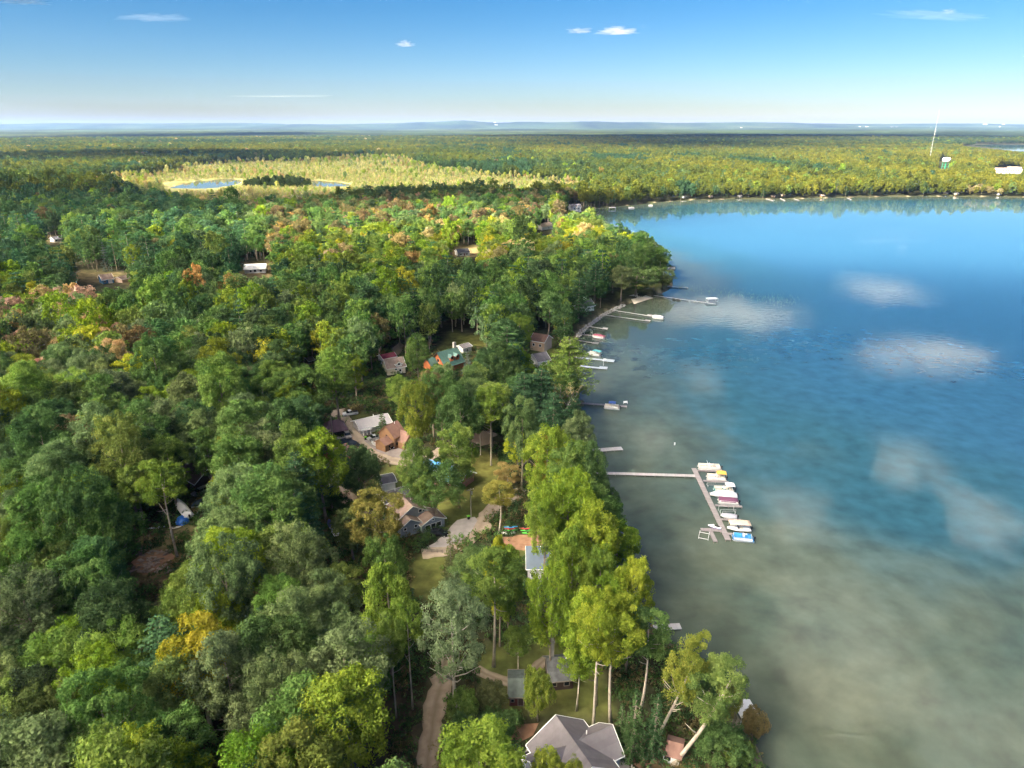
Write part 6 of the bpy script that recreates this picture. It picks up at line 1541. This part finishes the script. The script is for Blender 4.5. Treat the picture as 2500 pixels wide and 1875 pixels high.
runabout('white dinghy on a trailer below the rusty oak', (802, 1268), (812, 1290), z=1.6, cover=AWN('blue_grey', (0.10, 0.11, 0.22)), beam=1.5, Lfix=3.6, dome=0.2); runabout('white dinghy on a trailer beside the propane tank', (812, 1290), (822, 1306), z=1.6, cover=AWN('offwhite', (0.60, 0.62, 0.68)), beam=1.5, Lfix=3.2, dome=0.2)
p = at(447, 1272); rngt = np.random.default_rng(9); e = empty('tarpaulin', (p.x, p.y, 1.2), 0.4, 'crumpled bright blue tarpaulin over a heap in the boat yard', 'tarpaulin')
rings = [[(math.cos(q) * s * (1 + .12 * rngt.normal()), math.sin(q) * s * 1.1 * (1 + .12 * rngt.normal()), z) for q in [k * math.pi / 6 for k in range(12)]] for s, z in ((1.9, 0.0), (1.7, 0.6), (1.3, 1.15), (0.5, 1.45))]
MB().loft(rings).build('sheet', pal('tarp_blue', (0.015, 0.10, 0.42), 0.45, var=0.2), e)
for (u0, v0), (u1, v1), c_, lb, nm_ in (((361, 1292), (403, 1287), (0.62, 0.66, 0.66), 'white and green canoe lying in the boat yard', 'canoe'), ((409, 1292), (443, 1287), (0.50, 0.44, 0.38), 'pale canoe lying behind the bare trunk in the boat yard', 'canoe')):
    A, B = at(u0, v0), at(u1, v1); kayak(lb, (A + B) / 2, math.atan2((B-A).y, (B-A).x), (B-A).length, pal('canoe_%d' % u0, c_, 0.4), 1.2, 1.0, nm_)
p = at(1245, 1298); e = empty('kayak_rack', (p.x, p.y, 1.2), 0.08, 'low wooden rack holding kayaks on the lawn', 'rack')
for x in (-1.1, 1.1):
    MB().box(x - .06, x + .06, -0.5, -0.38, 0, 1.35).box(x - .06, x + .06, 0.38, 0.5, 0, 1.35).build('upright', POST, e)
    for z in (0.28, 0.78, 1.24): MB().box(x - .05, x + .05, -0.36, 0.36, z - 0.05, z).build('cross_bar', POST, e)
for z, y, c_, lb in ((1.24 + 1.2, 0.0, (0.03, 0.19, 0.42), 'blue kayak on the top of the rack'), (0.78 + 1.2, 0.0, (0.50, 0.05, 0.06), 'red kayak on the middle of the rack'), (0.28 + 1.2, 0.0, (0.08, 0.45, 0.06), 'green kayak on the bottom of the rack'), (1.2, -1.1, (0.68, 0.66, 0.64), 'white kayak lying on the grass before the rack'), (1.2, -0.6, (0.55, 0.52, 0.5), 'grey-white kayak lying against the rack')):
    kayak(lb, (p.x + (0.2 if z > 1.3 else -0.4), p.y + y), 0.08, 3.6, pal('kayak_%s' % lb.split()[0], c_, 0.35), z, 0.74)
for k, (u, v, c_, lb) in enumerate(((1283, 1292, (0.50, 0.06, 0.06), 'red kayak on the leaf litter beside the rack'), (1286, 1297, (0.06, 0.36, 0.05), 'dark green kayak on the leaf litter'), (1290, 1303, (0.10, 0.55, 0.08), 'bright green kayak on the leaf litter'))):
    q = at(u, v); kayak(lb, (q.x, q.y), 0.05, 3.3, pal('kayak_l%d' % k, c_, 0.35), 1.26, 0.72)
p = at(826, 1322); e = empty('propane_tank', (p.x, p.y, 1.2), 0.2, 'upright white propane tank below the rusty oak', 'tank'); MB().tube([(0, 0, .2), (0, 0, .4), (0, 0, 2.2), (0, 0, 2.45)], [.35, .55, .55, .3], 14).build('tank_body', WHITE, e, smooth=True)
for k in range(3): MB().box(.4 * math.cos(k*2.09) - .05, .4 * math.cos(k*2.09) + .05, .4 * math.sin(k*2.09) - .05, .4 * math.sin(k*2.09) + .05, 0, .35).build('leg', WHITE, e)
A, B = at(1118, 1099), at(1152, 1087); e = empty('garden_wall', ((A+B)/2)[:2] + (1.2,) if False else ((A.x+B.x)/2, (A.y+B.y)/2, 1.2), math.atan2((B-A).y, (B-A).x), 'low white garden wall by the dirt parking patch', 'wall'); Lw = (B - A).length
MB().box(-Lw/2, Lw/2, -.12, .12, -.1, .8).build('wall_body', WHITE, e); MB().box(-Lw/2 - .04, Lw/2 + .04, -.17, .17, .8, .88).build('coping', TRIM, e)
A, B = at(1042, 1348), at(1080, 1350); e = empty('rail_fence', ((A.x+B.x)/2, (A.y+B.y)/2, 1.2), math.atan2((B-A).y, (B-A).x), 'short timber rail fence where the lane meets the drive', 'fence'); Lw = (B - A).length
for k in range(4): MB().box(-Lw/2 + k*Lw/3 - .07, -Lw/2 + k*Lw/3 + .07, -.07, .07, -.2, 1.0).build('post', POST, e)
for z in (.45, .85): MB().box(-Lw/2, Lw/2, -.13, -.072, z - .06, z + .06).build('rail', POST, e)
p = at(1109, 1440); e = empty('garden_lamp', (p.x, p.y, 1.2), 0, 'thin garden lamp post by the olive tree', 'lamp'); MB().tube([(0, 0, 0), (0, 0, 2.6), (-.35, 0, 2.85)], .05, 6).build('post', BLACKP, e); MB().cbox((-.45, 0, 2.82), (.4, .2, .1)).build('lamp_head', TRIM, e)
p = at(1285, 1852); e = empty('grill', (p.x, p.y, 1.25), 0.5, 'black covered grill on the concrete patio', 'grill'); MB().box(-.6, .6, -.35, .35, .1, 1.0).build('cover', BLACKP, e); MB().loft([[(-.6, -.3, 1.0), (.6, -.3, 1.0), (.6, .3, 1.0), (-.6, .3, 1.0)], [(-.4, -.15, 1.25), (.4, -.15, 1.25), (.4, .15, 1.25), (-.4, .15, 1.25)]]).build('hood', BLACKP, e)
rb = np.random.default_rng(4)
def boulder(m, x, y, z, s):
    ring = []
    for zz, f in ((-.3, .8), (.1, 1.0), (.45, .75), (.62, .3)): ring.append([(x + math.cos(q) * s * f * rb.uniform(.8, 1.15), y + math.sin(q) * s * f * rb.uniform(.8, 1.15), z + zz * s) for q in [k * math.pi / 3.5 for k in range(7)]])
    m.loft(ring)
mb = MB(); WALLPX = [(1412, 822), (1425, 808), (1440, 796), (1460, 782), (1478, 768), (1500, 757), (1515, 750), (1530, 744)]
for (a, b), (c, d) in zip(WALLPX[:-1], WALLPX[1:]):
    A, B = at(a, b, .3), at(c, d, .3); n = int((B - A).length / 0.9)
    for k in range(n):
        q = A.lerp(B, k / n); boulder(mb, q.x + rb.normal() * .3 - .4, q.y + rb.normal() * .3, .1, rb.uniform(.4, .8)); boulder(mb, q.x - 1.3 + rb.normal() * .3, q.y + .3 + rb.normal() * .3, .7, rb.uniform(.35, .7))
tag(mb.build('rock_revetment', pal('rock_grey', (0.32, 0.30, 0.29), 0.9, var=0.3)), 'bank of heaped grey rocks along the cove', 'rocks', None, 'stuff')
mb = MB()
for k in range(26):
    q = at(1545 - 60 * (1 - k / 26) * 1.3, 1890 - 95 * (1 - k / 26)); boulder(mb, q.x + .9 + rb.normal() * .1, q.y + rb.normal() * .1, 1.2, rb.uniform(.14, .26))
tag(mb.build('edging_stones', pal('stone_white', (0.62, 0.60, 0.56), 0.9)), 'row of small white edging stones along the concrete path', 'stones', None, 'stuff')
mb = MB()
for k in range(60):
    q = at(rb.uniform(325, 415), rb.uniform(1345, 1400)); w_, d_, h_ = rb.uniform(.15, 1.1), rb.uniform(.1, .5), rb.uniform(.06, .3); a_ = rb.uniform(0, 3.14)
    ca, sa = math.cos(a_), math.sin(a_); P_ = [(q.x + ca*x - sa*y, q.y + sa*x + ca*y, 1.22 + z) for z in (0, h_) for x, y in ((-w_, -d_), (w_, -d_), (w_, d_), (-w_, d_))]
    mb.poly(P_, [(0, 3, 2, 1), (4, 5, 6, 7), (0, 1, 5, 4), (1, 2, 6, 5), (2, 3, 7, 6), (3, 0, 4, 7)])
tag(mb.build('debris', mat('scrap_wood', (0.16, 0.11, 0.085), 0.9, var=0.6, scale=0.4, col2=(0.26, 0.20, 0.17))), 'scattered scrap wood and rubbish on the bare earth of the boat yard', 'debris', None, 'stuff')
p = at(268, 1378); e = empty('timber_stack', (p.x, p.y, 1.2), 0.6, 'pale stacked boards lying in the shade by the boat yard', 'boards')
for k in range(5): MB().box(-1.6, 1.6, -.5 + k*.2, -.34 + k*.2, 0, .22).build('board', pal('board_pale', (0.45, 0.42, 0.38), 0.8), e)
# reeds in the water off the point
RV = []
for k in range(900):
    f = rb.random(); q = at(1650 + 290 * f + rb.normal() * 8, 702 + 34 * f + rb.normal() * 7, 0)
    if rb.random() < 0.4 + 0.6 * f:
        h = rb.uniform(.5, 1.2); a_ = rb.uniform(0, 3.14); dx, dy = math.cos(a_) * .05, math.sin(a_) * .05; l1, l2 = rb.normal(size=2) * .15
        RV += [(q.x - dx, q.y - dy, -.2), (q.x + dx, q.y + dy, -.2), (q.x + l1 + dx * .3, q.y + l2 + dy * .3, h), (q.x + l1 - dx * .3, q.y + l2 - dy * .3, h)]
tag(link('reeds', fast_mesh('reeds', np.array(RV), np.arange(len(RV)).reshape(-1, 4), [pal('reed', (0.10, 0.10, 0.04), 0.8)])), 'thin reeds standing in the shallows off the point', 'reeds', None, 'stuff')

# ================================================================== FAR LANDMARKS
p = at(2306, 414); hT = solve_h(p, 384) - 1.2; e = empty('water_tower', (p.x, p.y, 1.2), 0, 'water tower with white tank on green legs above the sunlit wood', 'tower')
rT = 13 * 0.5 * p.y * 1.05 / FPX * 1.25
MB().tube([(0, 0, hT*.62), (0, 0, hT*.66), (0, 0, hT*.9), (0, 0, hT*.97), (0, 0, hT)], [rT*.55, rT, rT, rT*.75, rT*.1], 20).build('tank', WHITE, e, smooth=True)
for k in range(6):
    q = k * math.pi / 3; MB().tube([(math.cos(q)*rT*.95, math.sin(q)*rT*.95, 0), (math.cos(q)*rT*.8, math.sin(q)*rT*.8, hT*.655)], .55, 8).build('leg', pal('tower_green', (0.03, 0.20, 0.12)), e)
MB().tube([(0, 0, 0), (0, 0, hT*.63)], 1.6, 12).build('riser', pal('tower_green', (0.03, 0.20, 0.12)), e)
for z in (.25, .45): MB().tube([(math.cos(k*math.pi/3)*rT*.9, math.sin(k*math.pi/3)*rT*.9, hT*z) for k in range(7)], .25, 5).build('brace', pal('tower_green', (0.03, 0.20, 0.12)), e)
p = at(2267, 398); hM = solve_h(p, 268) - 1.2; e = empty('radio_mast', (p.x, p.y, 1.2), 0, 'tall thin lattice radio mast rising above the horizon', 'mast'); mb = MB(); rm_ = 0.9
legs = [(rm_ * math.cos(k*2.094), rm_ * math.sin(k*2.094)) for k in range(3)]; nseg = 34
for x, y in legs: MB().tube([(x, y, 0), (x, y, hM*.97)], .09, 4).build('mast_leg', ALU, e)
for s in range(nseg):
    z0, z1 = hM*.97 * s / nseg, hM*.97 * (s+1) / nseg
    for k in range(3):
        a, b = legs[k], legs[(k+1) % 3]; mb.tube([(a[0], a[1], z0), (b[0], b[1], z1)], .05, 3)
o = mb.build('lattice', ALU, e); o['kind'] = 'stuff'; MB().tube([(0, 0, hM*.97), (0, 0, hM)], .12, 5).build('antenna', ALU, e)
p = at(2462, 424); e = empty('flat_roofed_building', (p.x, p.y, 1.2), 0.12, 'large flat-roofed cream building in the sunlit wood', 'building'); k_ = p.y * 1.05 / FPX; wB = 54 * k_; hB = solve_h(p, 408) - 1.2
MB().box(-wB/2, wB/2, -12, 12, 0, hB * .86).build('wall', pal('render_cream', (0.62, 0.55, 0.47), 0.8), e); MB().box(wB*.05, wB/2 - .5, -4, 11, hB*.862, hB).build('upper_storey', pal('render_cream', (0.62, 0.55, 0.47), 0.8), e)
MB().box(-wB/2 - .3, wB/2 + .3, -12.3, 12.3, hB*.86 + .0, hB*.86 + .5).build('parapet', pal('parapet_brown', (0.22, 0.17, 0.14), 0.8), e)
for k in range(9): MB().box(-wB/2 + 3 + k * (wB - 6)/8 - 1.1, -wB/2 + 3 + k * (wB - 6)/8 + 1.1, -12.06, -12.003, hB*.45, hB*.7).build('window', GLASS, e)
p = at(2271, 325.5); k_ = p.y / FPX; e = empty('warehouse', (p.x, p.y, 14), 0.0, 'long white warehouse roof far off under the mast', 'building'); MB().box(-21*k_, 21*k_, -30, 30, 0, 14).build('wall', WHITE, e); gable_roof(42*k_, 60, 14, 4, 1.0, .5).build('roof', R_WHITE, e)
rf = np.random.default_rng(12)
for k in range(22):
    u = rf.uniform(2090, 2480) if k < 16 else rf.uniform(1150, 1900); v = rf.uniform(311.5, 316) if k < 16 else rf.uniform(313, 316); p = at(u, v, 15); k_ = p.y / FPX; w_ = rf.uniform(3, 9) * k_
    z_ = float(hills(np.array([p.x]), np.array([p.y]))[0]) + 14
    e = empty('town_building', (p.x, p.y, z_), rf.uniform(-.3, .3), 'pale town building, a speck on the hazy horizon' , 'building', 'town buildings on the horizon'); MB().box(-w_/2, w_/2, -12, 12, -20, 10).build('wall', WHITE, e); gable_roof(w_, 24, 10, 4, .5, .5).build('roof', R_WHITE, e)
